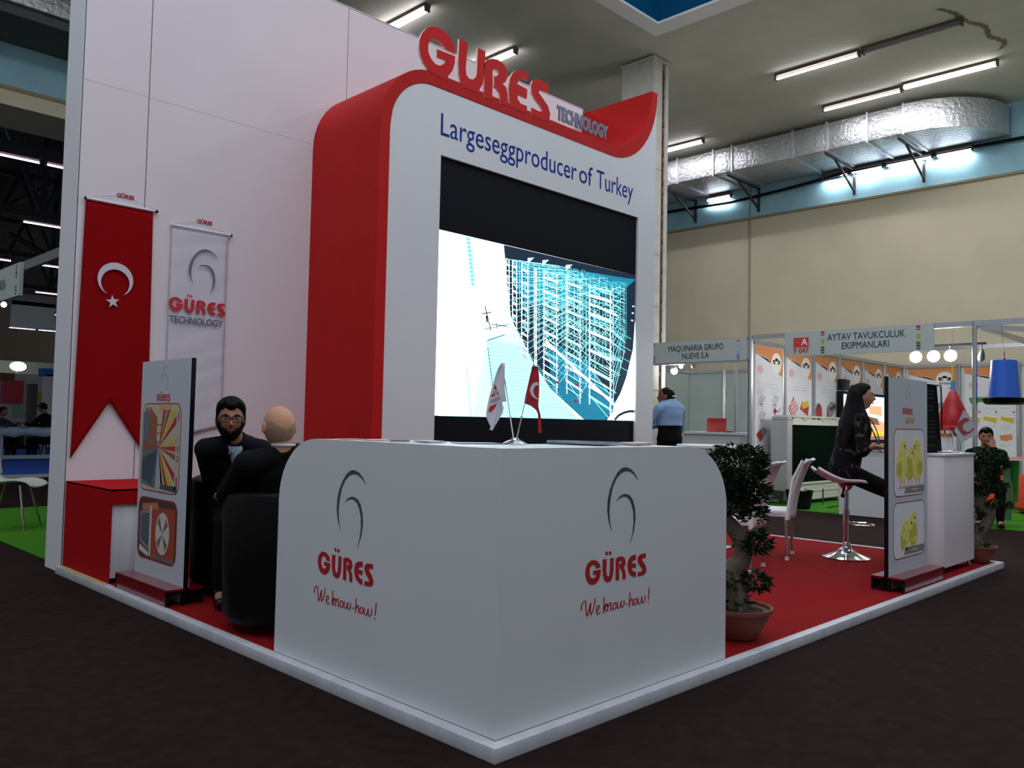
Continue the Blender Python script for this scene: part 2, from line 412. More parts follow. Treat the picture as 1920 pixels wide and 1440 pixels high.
# ceiling leak stain (real flaking plaster)
leak = MB(); random.seed(3); px = 11.4
lk = catmull([(11.2, 2.05), (11.5, 1.92), (11.9, 1.86), (12.3, 1.70), (12.7, 1.74), (13.05, 1.62), (13.3, 1.72), (13.35, 1.9)], 6)
for (x, y), (x2, y2) in zip(lk[:-1], lk[1:]):
    a = .02+random.random()*.05; b = .02+random.random()*.05
    leak.add([(x, y-a, Z-.004), (x2, y2-b, Z-.004), (x2, y2+a*.8, Z-.004), (x, y+b*.8, Z-.004)], [(0,3,2,1)])
o = leak.link('water_stain', mat('stain', (120, 104, 76), .9, noise=.3, scale=8), smooth=False); tag(o, 'brown water stain and flaked plaster on the ceiling by the dead tube', 'stain', kind='stuff')

# ================================================================== THE STAND
t = thing('stand_platform', 'low white edged platform with a red carpet under the whole stand', 'platform', (3, 2, FZ))
p = MB(); XE = 6.25; YE = 5.05
for b in ((-.055, -.055, XE, 0), (-.055, 0, 0, 4.683), (XE-.055, 0, XE, 4.683)): p.bbox(b[0], b[1], FZ, b[2], b[3], -.001, .003)
p.link('edging', mat('platform_edge', (196, 200, 208), .45, noise=.1, scale=9), t)
MB().box(0, 0, FZ, XE-.055, 4.683, -.004).link('carpet', redc, t, smooth=False)
MB().add([(-.05, 4.6, .001), (-.004, 4.62, .001), (-.004, 3.76, .001), (-.046, 3.7, .001)], [(0,3,2,1)]).link('adhesive_tape', mat('yellow_tape', (190, 182, 120), .6), t, smooth=False)

# tall stand wall of panels
t = thing('stand_wall', 'tall white back wall of the exhibition stand', 'wall', (3, 4.87, 0))
core = MB().box(-.012, 4.70, FZ, 5.975, 5.045, 5.2).link('core', mat('wall_core', (30, 28, 30), .9), t, smooth=False)
for i, (a, b) in enumerate(((-.016, .489), (.497, 2.381), (2.389, 5.98))):
    for z0, z1 in ((0, 3.739), (3.741, 5.205)):
        pm = MB().box(a, 4.684, z0, b, 4.702, z1); pm.link('wall_panel', whitew, t, smooth=False)
MB().box(-.018, 4.684, FZ, -.010, 5.05, 5.21).link('end_panel', mat('wall_end', (228, 232, 240), .5), t, smooth=False)
MB().box(-.018, 4.684, 5.2, 5.98, 5.05, 5.215).link('top_cap', whitew, t, smooth=False)
MB().box(5.974, 4.684, FZ, 5.985, 5.05, 5.21).link('end_panel', whitew, t, smooth=False)

# ---------------- logo glyphs (traced once, in logo units = px of the counter lettering)
GL = {
'G': [[(252,918),(243,885),(222,862),(195,854),(165,862),(140,890),(125,930),(122,980),(135,1030),(155,1058),(180,1066),(210,1055),(235,1025),(250,985),(255,935),(190,945),(188,980),(215,978),(205,1002),(185,1012),(168,1000),(158,970),(160,930),(172,905),(190,895),(205,903),(213,928)]],
'U': [[(270,850),(303,845),(300,940),(303,980),(315,995),(326,985),(330,940),(333,840),(362,837),(360,950),(350,1005),(335,1035),(310,1045),(285,1030),(272,990),(268,930)],
      [(303+11*math.cos(a*.6), 798+17*math.sin(a*.6)) for a in range(10)], [(332+11*math.cos(a*.6), 796+17*math.sin(a*.6)) for a in range(10)]],
'R': [[(378,1028),(380,900),(378,850),(400,828),(430,823),(455,838),(463,870),(458,900),(445,918),(458,940),(463,970),(463,1015),(435,1018),(435,965),(425,935),(412,928),(412,885),(425,885),(430,870),(420,862),(408,868),(407,900),(408,1025)]],
'E': [[(550,810),(550,852),(530,858),(518,872),(515,885),(550,882),(548,920),(512,922),(518,940),(532,952),(550,955),(550,998),(520,995),(495,975),(482,940),(478,900),(485,855),(505,825),(530,812)]],
'S': [[(633,797),(633,838),(610,840),(600,848),(605,862),(625,890),(638,925),(635,960),(615,982),(565,995),(568,955),(592,952),(605,945),(600,925),(580,900),(565,870),(565,835),(585,808),(610,800)]],
'emblem': [[(567,178),(545,130),(510,88),(465,70),(430,80),(395,115),(360,180),(330,260),(312,350),(308,440),(320,530),(348,613),(330,530),(326,440),(335,340),(355,240),(385,170),(420,125),(460,105),(500,108),(535,135)],
      [(385,360),(410,320),(440,300),(465,296),(500,310),(525,350),(542,420),(546,500),(535,600),(500,725),(522,620),(530,540),(528,450),(515,390),(495,345),(470,322),(440,320),(410,335)]]}
SCR = [[(88,1280),(92,1235),(110,1205),(125,1205),(128,1250),(135,1328),(150,1290),(168,1215),(165,1270),(168,1315),(185,1285),(200,1225),(205,1178)],
 [(215,1285),(235,1270),(240,1245),(228,1240),(218,1265),(220,1300),(235,1310),(250,1290)], [(282,1168),(280,1230),(277,1302)], [(278,1265),(300,1222),(300,1240),(285,1255),(300,1290)],
 [(310,1225),(311,1255),(312,1288)], [(312,1258),(330,1215),(338,1225),(338,1278),(350,1268)], [(375,1212),(358,1225),(355,1255),(368,1270),(382,1250),(380,1225),(375,1212)],
 [(395,1203),(393,1245),(402,1262),(418,1240),(425,1200),(425,1240),(435,1255),(448,1230),(450,1190)], [(460,1226),(482,1221)],
 [(500,1128),(497,1190),(492,1252)], [(493,1222),(512,1182),(520,1192),(520,1235),(530,1230)], [(548,1178),(535,1192),(533,1215),(545,1232),(558,1212),(555,1190),(548,1178)],
 [(570,1168),(568,1205),(578,1225),(594,1205),(600,1163),(600,1200),(610,1217),(625,1195),(628,1152)], [(662,1086),(659,1135),(655,1188)], [(654,1208),(653,1220)]]
def _rect(p):          # logo trace -> upright flat coordinates, metres at the counter's size
    q = at(1070+p[0]/4.5, 860+p[1]/4.5, 1, 0); return (q.x, q.z)
_c = _rect((385, 930)); LG = {}
for k, polys in GL.items(): LG[k] = [[(_rect(p)[0]-_c[0], _rect(p)[1]-_c[1]) for p in po] for po in polys]
LS = [[(_rect(p)[0]-_c[0], _rect(p)[1]-_c[1]) for p in catmull(st, 4)] for st in SCR]
def logo(fr, s, parent, tech=None, script=True, emblem=True, mg=None, ml=None, d=.0012, thick=.001):
    """whole mark centred on the middle of its word"""
    if emblem:
        e = MB()
        for po in LG['emblem']: e.prism([(a*s, b*s) for a, b in po], fr, 0, d)
        e.link('emblem', mg or greym, parent, smooth=False)
    for k in 'GURES':
        l = MB()
        for po in LG[k]: l.prism([(a*s, b*s) for a, b in po], fr, 0, d)
        l.link('letter', ml or logored, parent, smooth=False)
    if script:
        l = MB()
        for st in LS: l.stroke([(a*s, b*s) for a, b in st], fr, .0066*s, d, 0, calli=True)
        l.link('slogan', ml or logored, parent, smooth=False)
    if tech:
        u = Vector(fr[0])+Vector(fr[2])*(-.106*s)
        text(tech, (u, fr[1], fr[2], fr[3]), .068*s, mg or greym, parent, bold=.0018*s, d0=d*.5, sx=.86)

# ---------------- video tower
YT = 3.618
t = thing('video_tower', 'large white and red video tower with big red letters on its top edge', 'display', (4.07, 4.1, 0))
def arc(cx, cz, rx, rz, a0, a1, n):
    return [(cx+rx*math.cos(math.radians(a0+(a1-a0)*i/n)), cz+rz*math.sin(math.radians(a0+(a1-a0)*i/n))) for i in range(n+1)]
top_r_in = arc(5.13, 5.17, .877, .855, 270, 360, 12)       # trough rising to the right
top_r_out = arc(5.24, 5.17, .873, .975, 270, 360, 12)
shell = [(2.03, 0)] + arc(2.62, 3.70, .59, .622, 180, 90, 12) + top_r_in + top_r_out[::-1] + arc(2.60, 3.70, .465, .50, 90, 180, 12) + [(2.135, 0)]
F = XZ(0, YT, 0)
s = MB().prism(shell, F, -(4.684-YT), 0); s.link('shell', red, t)
# white front with the opening for the screen
under = [(2.14, 0)] + arc(2.60, 3.70, .46, .495, 180, 90, 12) + top_r_out[:-1] + [(6.105, 5.08), (6.105, 0)]
sx0, sx1, sz0, sz1 = 2.722, 5.765, .86, 3.585
fp = MB(); N = 24
def upz(x):
    # height of the white front's upper edge at x
    if x <= 2.14: return 3.7
    if x < 2.60: return 3.70+.495*math.sqrt(max(0, 1-((2.60-x)/.46)**2))
    if x < 5.24: return 4.195
    return 5.17-.975*math.sqrt(max(0, 1-((x-5.24)/.873)**2))
xs = sorted(set([2.14+i*.023 for i in range(21)]+[2.6, sx0, 5.24]+[5.24+i*.0364 for i in range(24)]+[sx1, 6.105]))
def strip(x0, x1, zb):
    pts = [x for x in xs if x0-1e-6 <= x <= x1+1e-6]
    return [(x0, zb)]+[(x, upz(x)) for x in pts]+[(x1, zb)]
for po in (strip(2.14, sx0, 0), strip(sx0, sx1, sz1), strip(sx1, 6.105, 0), [(sx0, 0), (sx1, 0), (sx1, sz0), (sx0, sz0)]):
    fp.prism(po, F, -.05, -.006)
fp.link('front_panel', white, t, smooth=False)
sd = MB().box(6.075, YT+.05, 0, 6.105, 4.684, 4.9); sd.link('side_panel', white, t, smooth=False)
# screen
scr = MB().box(sx0, YT+.035, sz0, sx1, YT+.12, sz1); scr.link('screen', mat('screen_black', (12, 15, 24), .6, spec=.12), t, smooth=False)
E1 = mat('screen_white', (240, 253, 255), emit=1.9); E2 = mat('screen_cyan', (96, 226, 232), emit=1.15); E3 = mat('screen_teal', (16, 128, 160), emit=.8)
E4 = mat('screen_navy', (4, 34, 56), emit=.7); E5 = mat('screen_pale', (186, 244, 246), emit=1.3); E6 = mat('screen_red', (150, 30, 50), emit=.6)
pic = MB(); SP = YT+.034
def sp(x, y): q = at(780+x/3.131, 400+y/3.131, 1, SP); return (q.x, q.z)
FS = XZ(0, SP, 0)
LX0, LX1, LZ0, LZ1 = sp(130, 95)[0], 5.765, 1.195, sp(138, 95)[1]
def cl(p): return (min(max(p[0], sx0+.002), sx1-.002), min(max(p[1], LZ0), LZ1))
def poly(pts, mi, d): pic.prism([cl(sp(*p)) for p in pts], FS, 0, d, mi)
pic.prism([(sx0+.002, LZ0), (sx1-.002, LZ0), (sx1-.002, LZ1), (sx0+.002, LZ1)], FS, 0, .0004, 0)
def line(a, b, w, mi, d):
    pic.stroke([cl(sp(*a)), cl(sp(*b))], FS, w, d, 0, mi)
poly([(410,740),(600,690),(690,880),(790,1030),(960,1215),(470,1200),(330,1190)], 4, .0008)
for i in range(46):
    y0 = 760+i*11; xl = 416+ (y0-760)*.09; xr = 640+(y0-760)*.72
    if y0 < 1200: line((xl, y0-6), (xr, y0+20), .004+.002*(i % 2), 1, .0012)
for i in range(24): line((130, 940+i*11), (300+i*2, 985+i*9), .006, 4, .0008)
for i in range(22):
    y0 = 790+i*19; line((420+i*2.4, y0), (425+i*2.4, y0+15), .012, 2, .0016); 
for i in range(16): line((296+i*1.6, 880+i*20), (298+i*1.6, 894+i*20), .012, 1, .0016)
for i in range(12): line((304+i*2.6, 140+i*24), (307+i*2.6, 160+i*24), .045, 1, .0008)
for y in (225, 320, 412): line((330, y), (515, y+8), .004, 4, .0012)
line((405, 545), (440, 690), .012, 3, .0016); line((388, 590), (442, 580), .01, 3, .0016); line((400, 680), (550, 650), .008, 2, .0016); line((418, 748), (520, 712), .01, 2, .0016)
line((440, 650), (540, 665), .008, 3, .0016); line((470, 640), (478, 680), .01, 2, .0016); line((412, 600), (418, 640), .02, 3, .0016)
poly([(515,185),(1302,365),(1302,600),(1282,760),(1235,960),(1170,1140),(1120,1215),(985,1215),(790,1030),(690,880),(600,715),(555,600),(530,350)], 3, .0008)
poly([(560,268),(1180,372),(1302,392),(1200,470),(1010,480),(850,560),(640,520),(560,380)], 2, .0012)
poly([(770,760),(1000,860),(1180,1120),(1110,1215),(985,1215),(800,1030)], 2, .0012)
random.seed(5)
VP = (1330, 372)
def rack(x0, x1, yt, yb, n, k, sl=.30, wd=.011):
    def pp(u, v, s_):    # u across, v down 0..1, s_ recession 0..1
        x = x0+(x1-x0)*u; y = yt+(yb-yt)*v+(x-x0)*(sl+.45*v)
        return (x+(VP[0]-x)*s_, y+(VP[1]-y)*s_)
    for j in range(k, 0, -1):
        s_ = 1-1/(1+.11*j)
        for u in (0, 1): line(pp(u, 0, s_), pp(u, 1-.25*s_, s_), wd*.42*(1-s_), (1, 4, 2)[j % 3], .0016)
        for i in range(n+1):
            if (i+j) % 2: line(pp(0, i/n, s_), pp(1, i/n, s_), wd*.5*(1-s_), (1, 4)[i % 2], .0016)
            if (i+j) % 3 == 0: line(pp(0, i/n, s_), pp(1, (i+1)/n, s_), wd*.3, 3, .0018)
    for i in range(n):
        line(pp(1, i/n, 0), pp(1, i/n, .25+.2*random.random()), wd*.35, 1 if i % 2 else 4, .002)
        a = pp(0, i/n, 0); b = pp(1, i/n, 0); e = 16 if (x1-x0) > 60 else 5
        line((a[0]-e*.4, a[1]), (b[0]+e*.6, b[1]+e*.5), wd*(1.7 if i % 2 else .8), 0 if i % 2 else 4, .0024)
        line((a[0]+3, a[1]+15), (b[0]+e, b[1]+20), wd*.45, 3 if i % 3 else 1, .0026)
        if i % 3 == 0: line(pp(0, i/n, 0), pp(1, (i+1.6)/n, 0), wd*.35, 4, .0026)
    for u in (0, 1): line(pp(u, 0, 0), pp(u, 1, 0), wd*.8, 0, .0028)
for a in ((528, 546, 265, 600, 10, 7), (566, 590, 275, 735, 13, 8), (620, 655, 290, 850, 15, 9), (697, 706, 320, 900, 16, 9), (750, 825, 335, 1000, 17, 9), (885, 962, 365, 1060, 17, 8)):
    rack(*a)
rack(1018, 1140, 425, 1120, 13, 9, .25, .018)
poly([(1302,640),(1270,850),(1225,1010),(1160,1130),(1150,1215),(1300,1215)], 0, .003)
st = [(1165,1212),(1190,1185),(1220,1170),(1252,1162),(1284,1163)]
pic.stroke([cl(sp(*p)) for p in st], FS, .03, .0035, 0, 3)
line((760, 750), (1175, 1135), .03, 0, .003); line((1020, 530), (1180, 600), .02, 0, .003)
for y in (700, 770, 840, 900): line((1195, y), (1262, y+38), .006, 1, .003)
for x, y in ((655,262),(742,275),(880,303)): poly([(x,y),(x+38,y-2),(x,y+34)], 4, .003)
for x, y in ((645,745),(830,990),(940,1005),(935,1100)): line((x-8, y), (x+10, y+6), .022, 5, .003)
for x, y in ((1275,545),(1272,585),(1268,628)): line((x-5, y), (x+5, y+2), .014, 0, .003)
pic.link('screen_picture', [E1, E2, E3, E4, E5, E6], t, smooth=False)
# big letters on the top edge
TG = {'G': [(355,388),(340,310),(310,245),(265,190),(210,155),(150,142),(95,160),(55,200),(32,260),(28,330),(40,400),(65,460),(105,520),(150,560),(230,600),(290,640),(290,590),(330,540),(350,470),(352,410),(188,345),(188,415),(268,448),(250,480),(215,495),(175,480),(135,430),(112,370),(110,310),(130,262),(165,250),(210,275),(245,310),(270,350)],
'U': [(390,252),(470,288),(458,400),(448,520),(455,580),(480,612),(510,620),(535,600),(548,560),(552,480),(556,335),(625,365),(620,480),(615,580),(600,660),(572,710),(560,740),(430,690),(402,632),(385,560),(380,450),(385,350)],
'R': [(612,780),(615,620),(612,480),(640,440),(690,430),(740,440),(790,480),(820,540),(825,600),(805,645),(780,655),(812,690),(825,760),(828,860),(757,835),(757,790),(750,735),(730,700),(703,685),(703,590),(725,590),(745,565),(738,535),(712,518),(690,535),(688,760),(688,805)],
'E': [(1015,560),(1010,632),(960,605),(930,615),(912,660),(1003,708),(998,790),(915,755),(915,790),(940,835),(1000,860),(998,920),(900,890),(860,860),(840,800),(832,700),(845,610),(870,560),(900,538),(950,540)],
'S': [(1195,660),(1190,738),(1120,712),(1105,725),(1110,745),(1150,800),(1190,860),(1208,930),(1200,990),(1195,1000),(1035,940),(1038,870),(1105,905),(1130,908),(1135,890),(1115,850),(1070,790),(1040,730),(1035,670),(1050,630),(1085,615),(1140,630)]}
for k in 'GURES':
    po = []
    for x, y in TG[k]:
        q = at(780+x/4.8, 20+y/4.8, 1, YT-.004); po.append((q.x, q.z))
    MB().prism(po, XZ(0, YT-.004, 0), -.022, 0, 0, 1).link('letter', [mat('letter_red', (196, 26, 26), .6, spec=.2), mat('letter_side', (236, 214, 210), .5)], t, smooth=False)
a = at(1041, 232, 1, YT-.004); b = at(1139, 262, 1, YT-.004)
x0 = a.x+.02
tt = text('TECHNOLOGY', XZ(x0, YT-.006, 4.415), .20, mat('metal_letter', (112, 120, 142), .5), t, 'letter_row', align='LEFT', bold=.011, depth=.012)
for v in tt.data.vertices: v.co.z = v.co.z
xsn = [v.co.x for v in tt.data.vertices]; mn, mx = min(xsn), max(xsn)
for v in tt.data.vertices: v.co.x = x0+(v.co.x-mn)*(b.x-x0)/(mx-mn)
# slogan on the front
F2 = YT+.006
for s_, xa, xb in (('Larges', 826, 919), ('eggproducer', 923, 1081), ('of', 1087, 1111), ('Turkey', 1120, 1187)):
    A_ = at(xa, 260, 1, F2).x; B_ = at(xb, 330, 1, F2).x
    tt = text(s_, XZ(0, F2, 3.86), .30, blue, t, 'slogan', align='LEFT', bold=0)
    xsn = [v.co.x for v in tt.data.vertices]; mn, mx = min(xsn), max(xsn)
    for v in tt.data.vertices: v.co.x = A_+(v.co.x-mn)*(B_-A_)/(mx-mn)
# ---------------- reception counter
t = thing('reception_counter', 'white L shaped reception counter with rounded ends and red lettering on two sides', 'counter', (.6, .6, 0))
cR = [(0, 0), (1.59, 0), (1.59, .75)]+arc(1.245, .752, .345, .298, 0, 90, 10)+[(0, 1.05)]
cL = [(-.0252, 0), (-1.563, 0), (-1.563, .74)]+[(-x, z) for x, z in arc(1.245, .745, .318, .305, 0, 90, 10)]+[(-.0252, 1.05)]
MB().prism(cR, XZ(0, 0, 0), -.025, 0).link('front_panel', white, t, smooth=False)
MB().prism([(a, b) for a, b in cL], YZ(0, 0, 0), -.025, 0).link('front_panel', white, t, smooth=False)
def shellpoly(c, k=.022):
    out = c[1:]; inn = []
    cx = sum(p[0] for p in c)/len(c)
    for x, z in out:
        dx = 1 if abs(x) > 1.24 else 0
        f = 1 if x > 0 else -1
        inn.append((x-f*k*(1 if z < .8 else (abs(x)-1.245)/.345 if abs(x) > 1.245 else 0), z-(k if z > 1.04 else k*max(0, (z-.75)/.3))))
    return out+inn[::-1]
MB().prism(shellpoly([(.026, 0)]+cR[1:-1]+[(.026, 1.05)]), XZ(0, .0252, -.0006), -.42, 0).link('top_shell', white, t)
MB().prism(shellpoly([(-.447, 0)]+cL[1:-1]+[(-.447, 1.05)]), YZ(.0252, 0, -.0006), -.42, 0).link('top_shell', white, t)
MB().box(.445, .44, 0, 1.4, .46, 1.02).box(.445, .46, 0, .465, 1.4, 1.02).link('inner_panel', white, t, smooth=False)
logo(XZ(*_rect((385, 930))[:1], 0, _rect((385, 930))[1]), 1, t)
q = at(645, 1066, 0, 0); logo(YZ(0, q.y, q.z), 1.03, t)

# flags and papers on the counter
def fl_base(c, name, label):
    t = thing(name, label, 'flag stand', c)
    MB().lathe([(.055, 0), (.055, .004), (.04, .012), (.02, .02), (.016, .028)], c, 20).link('base', chrome, t)
    return t
c = (.49, .412, 1.05); t = fl_base(c, 'table_flag_stand', 'chrome table flag stand with one white and one red flag on the counter corner')
for i, (tx, ty) in enumerate(((942, 682), (1001, 684))):
    q = at(tx, ty, 1, .412+(.02 if i else -.02)); b = Vector(c)+Vector((-.008+.016*i, 0, .02)); mid = b+(q-b)*.3
    MB().tube([b, mid], .0035, 8).tube([mid, q], .002, 8).ell(mid, .005, .005, .006, 8, 6).ell(q, .005, .005, .007, 8, 6).link('pole', chrome, t)
def cloth(pix, plane, nu, nv, wave, m, parent, name='flag_cloth', amp=.012):
    """pix: left edge pts (top->bottom) and right edge pts as pixels on plane Y; rippled cloth"""
    L, R = pix; g = MB(); 
    for i in range(nv+1):
        a = L[0] if False else None
        def ed(E, s_):
            k = s_*(len(E)-1); j = min(int(k), len(E)-2); f = k-j
            return (E[j][0]+(E[j+1][0]-E[j][0])*f, E[j][1]+(E[j+1][1]-E[j][1])*f)
        l = ed(L, i/nv); r = ed(R, i/nv)
        for j in range(nu+1):
            x = l[0]+(r[0]-l[0])*j/nu; y = l[1]+(r[1]-l[1])*j/nu
            q = at(x, y, 1, plane); q.y += amp*math.sin(wave*j/nu*PI+i*.25); g.v.append(tuple(q))
    for i in range(nv):
        for j in range(nu):
            a = i*(nu+1)+j; g.f.append([a, a+nu+1, a+nu+2, a+1]); g.m.append(0)
    o = g.link(name, m, parent); md = o.modifiers.new('thick', 'SOLIDIFY'); md.thickness = .0015; return o
fw_ = mat('flag_white', (206, 204, 214), .7); fr_ = mat('flag_red', (172, 22, 30), .7)
def P7(l): return [(860+x/7.2, 660+y/7.2) for x, y in l]
cloth((P7([(590,150),(540,240),(500,400),(440,600),(385,830),(385,900),(440,1050)]), P7([(600,150),(620,300),(650,500),(672,670),(598,672),(625,780),(445,1052)])), .372, 8, 14, 2, fw_, t)
cloth((P7([(1015,190),(1000,240),(960,450),(905,690),(1000,730),(1070,800),(1085,960),(1095,1090)]), P7([(1022,190),(1055,230),(1080,400),(1090,600),(1092,750),(1100,900),(1106,1040),(1102,1096)])), .412, 5, 16, 1.5, fr_, t)
pr = MB(); 
def pp7(l, y, mi, d=.0): pr.add([tuple(at(860+x/7.2, 660+yy/7.2, 1, y-d)) for x, yy in l], [list(range(len(l)))[::-1]], mi)
pp7([(490,430),(545,570),(440,610),(465,520)], .355, 0); pp7([(555,590),(568,640),(425,700),(437,650)], .355, 1); pp7([(520,700),(480,770),(415,825),(400,790),(420,735)], .355, 0)
cres = [(1050,402),(1000,425),(965,480),(962,530),(985,590),(1030,625),(1085,648),(1035,600),(1010,550),(1008,510),(1025,470),(1055,450),(1080,452),(1075,412)]
pp7(cres, .395, 2)
pr.link('printed_mark', [logored, greyp, fw_], t, smooth=False)
text('ES', (at(860+487/7.2, 660+545/7.2, 1, .352), Vector((-.95,0,.25)).normalized(), Vector((.25,0,.95)).normalized(), Vector((0,-1,0))), .03, fw_, t, bold=.001, d0=0)
def sheet(name, label, cat, cx, cy, z, w, h, rz, m, n=1, group=None, th=.0015, curl=0):
    t = MB(); random.seed(int(cx*1000))
    for i in range(n):
        a = rz+(random.random()-.5)*.25*(n > 1); dx = (random.random()-.5)*.02*(n > 1)
        vs = []
        for zz in (z+i*th, z+(i+.85)*th):
            for u, v in ((-w/2,-h/2),(w/2,-h/2),(w/2,h/2),(-w/2,h/2)):
                vs.append((cx+dx+u*math.cos(a)-v*math.sin(a), cy+u*math.sin(a)+v*math.cos(a), zz+(curl if u < 0 else 0)))
        t.add(vs, [(0,3,2,1),(4,5,6,7),(0,1,5,4),(1,2,6,5),(2,3,7,6),(3,0,4,7)], i % 2 if n > 1 else 0)
    o = t.link(name, m, smooth=False); return tag(o, label, cat, group)
pink = mat('pink_card', (206, 160, 164), .6); pap2 = mat('paper_bluish', (196, 216, 224), .5)
G = 'printed papers on the white counter'
sheet('leaflet_stack', 'pinkish stack of leaflets at the right of the counter top', 'leaflets', 1.10, .20, 1.051, .15, .1, .1, [pink, paper], 6, G, .0022)
sheet('magazine', 'open magazine lying right of the table flags', 'magazine', .83, .30, 1.051, .21, .28, .2, [mat('magazine_page', (120, 130, 140), .3), pap2], 5, G, .003, .004)
sheet('brochure', 'dark flat brochure left of the table flags on the counter', 'brochure', .36, .52, 1.051, .2, .14, -.4, [mat('dark_cover', (40, 52, 58), .3)], 1, G, .003)
for i, (yy, lab) in enumerate(((1.13, 'pink leaflet farthest left on the counter top'), (.98, 'pink leaflet second from the left end of the counter top'), (.84, 'curled pink leaflet in the middle of the left counter top'), (.66, 'pale blue card box near the counter corner'))):
    sheet('leaflet' if i < 3 else 'card_stack', lab, 'leaflets', .12+.03*i, yy, 1.051, .12, .09, .5*i, [pink if i < 3 else pap2, paper], 1 if i < 2 else 3, G, .003, .006 if i == 2 else 0)

# ---------------- hanging banners on the wall
def arcn(cx, cy, r, a0, a1, n): return [(cx+r*math.cos(math.radians(a0+(a1-a0)*i/n)), cy+r*math.sin(math.radians(a0+(a1-a0)*i/n))) for i in range(n+1)]
def crescent(fr, s, d, parent, m, starpos=(.55, -.85), r=1.0):
    c = MB(); c.prism([(x*s, y*s) for x, y in arcn(0, 0, r, -50, 230, 28)[::1]+arcn(0, -.2, r*.80, 236, -56, 24)], fr, 0, d)
    sp_ = []
    for i in range(10):
        a = math.radians(90+36*i+8); rr = .40 if i % 2 == 0 else .16
        sp_.append((starpos[0]*s+rr*s*math.cos(a), starpos[1]*s+rr*s*math.sin(a)))
    c.prism(sp_, fr, 0, d); return c.link('crescent_and_star', m, parent, smooth=False)
def banner_cloth(x0, x1, z0f, z1, y, m, parent, nx=14, nz=36, amp=.006, fold=0, bulge=0):
    g = MB()
    for i in range(nz+1):
        for j in range(nx+1):
            u = j/nx; bz = z0f(u); z = z1+(bz-z1)*i/nz; v = i/nz
            x = x0+(x1-x0)*u + bulge*v*(u-.5)*2
            yy = y-amp*(1+math.sin(u*9+v*4))*v - (fold*abs(math.sin(v*nz*.42+u*2+math.sin(v*9)))*.5 if fold else 0)
            g.v.append((x, yy, z))
    for i in range(nz):
        for j in range(nx):
            a = i*(nx+1)+j; g.f.append([a, a+nx+1, a+nx+2, a+1]); g.m.append(0)
    o = g.link('banner_cloth', m, parent); md = o.modifiers.new('thick', 'SOLIDIFY'); md.thickness = .002; return o
t = thing('crescent_banner', 'long red hanging banner with a white crescent and star and a swallowtail end', 'banner', (.3, 4.66, 2.83))
banner_cloth(.04, .555, lambda u: .80+.45*(1-abs(u-.46)/(.46 if u < .46 else .54)), 2.80, 4.665, mat('banner_red', (140, 8, 14), .9, noise=.08, scale=30, spec=.1), t, nx=26, bulge=.03)
crescent(XZ(.278, 4.648, 2.205), .135, .002, t, fw_, starpos=(-.10, -1.30))
MB().tube([(.035, 4.662, 2.81), (.575, 4.662, 2.81)], .011, 10).link('rod', mat('rod_white', (220, 220, 224), .4), t)
MB().tube([(.03, 4.662, 2.81), (.04, 4.662, 2.81)], .013, 10).tube([(.57, 4.662, 2.81), (.59, 4.662, 2.81)], .013, 10).link('end_cap', black, t)
MB().tube([(.045, 4.665, 2.82), (.30, 4.672, 2.885)], .0016, 6).tube([(.30, 4.672, 2.885), (.575, 4.665, 2.82)], .0016, 6).link('cord', greyp, t)
def tiny(x, z, parent):
    text('GÜRES', XZ(x+.05, 4.6835, z), .045, logored, parent, 'sticker', bold=.002)
tiny(.29, 2.885, t)
t = thing('white_banner', 'narrow wrinkled white hanging banner with a grey emblem above red lettering', 'banner', (.96, 4.66, 2.74))
banner_cloth(.715, 1.21, lambda u: .94+.12*u, 2.71, 4.668, mat('banner_white', (208, 208, 220), .45, bump=.3, bscale=14), t, nx=14, nz=60, amp=.003, fold=.006)
MB().tube([(.70, 4.66, 2.725), (1.23, 4.66, 2.725)], .011, 10).link('rod', MATS['rod_white'], t)
MB().tube([(1.225, 4.66, 2.725), (1.24, 4.66, 2.725)], .013, 10).link('end_cap', black, t)
MB().tube([(.71, 4.668, 2.735), (.93, 4.675, 2.79)], .0016, 6).tube([(.93, 4.675, 2.79), (1.22, 4.668, 2.735)], .0016, 6).link('cord', greyp, t)
logo(XZ(.945, 4.648, 2.065), 1.17, t, tech='TECHNOLOGY', script=False, mg=mat('logo_grey_blue', (96, 104, 122), .5), ml=mat('logo_bright_red', (196, 30, 44), .5))
tiny(.95, 2.80, t)

# ---------------- box draped in red
t = thing('draped_box', 'low white box with a red cloth over its top and left side', 'box', (.25, 4.2, 0))
MB().bbox(.002, 3.76, .03, .50, 4.66, .62, .004).link('box', white, t)
MB().box(.02, 3.79, 0, .48, 4.6, .03).link('plinth', black, t, smooth=False)
cl_ = MB(); cl_.box(-.008, 3.75, 0.002, .001, 4.67, .632); cl_.box(-.008, 3.742, .622, .505, 4.67, .634); cl_.box(-.008, 3.742, .53, .505, 3.752, .634)
cl_.link('red_cloth', mat('drape_red', (168, 12, 20), .9, noise=.08, scale=30, spec=.1), t, smooth=False)

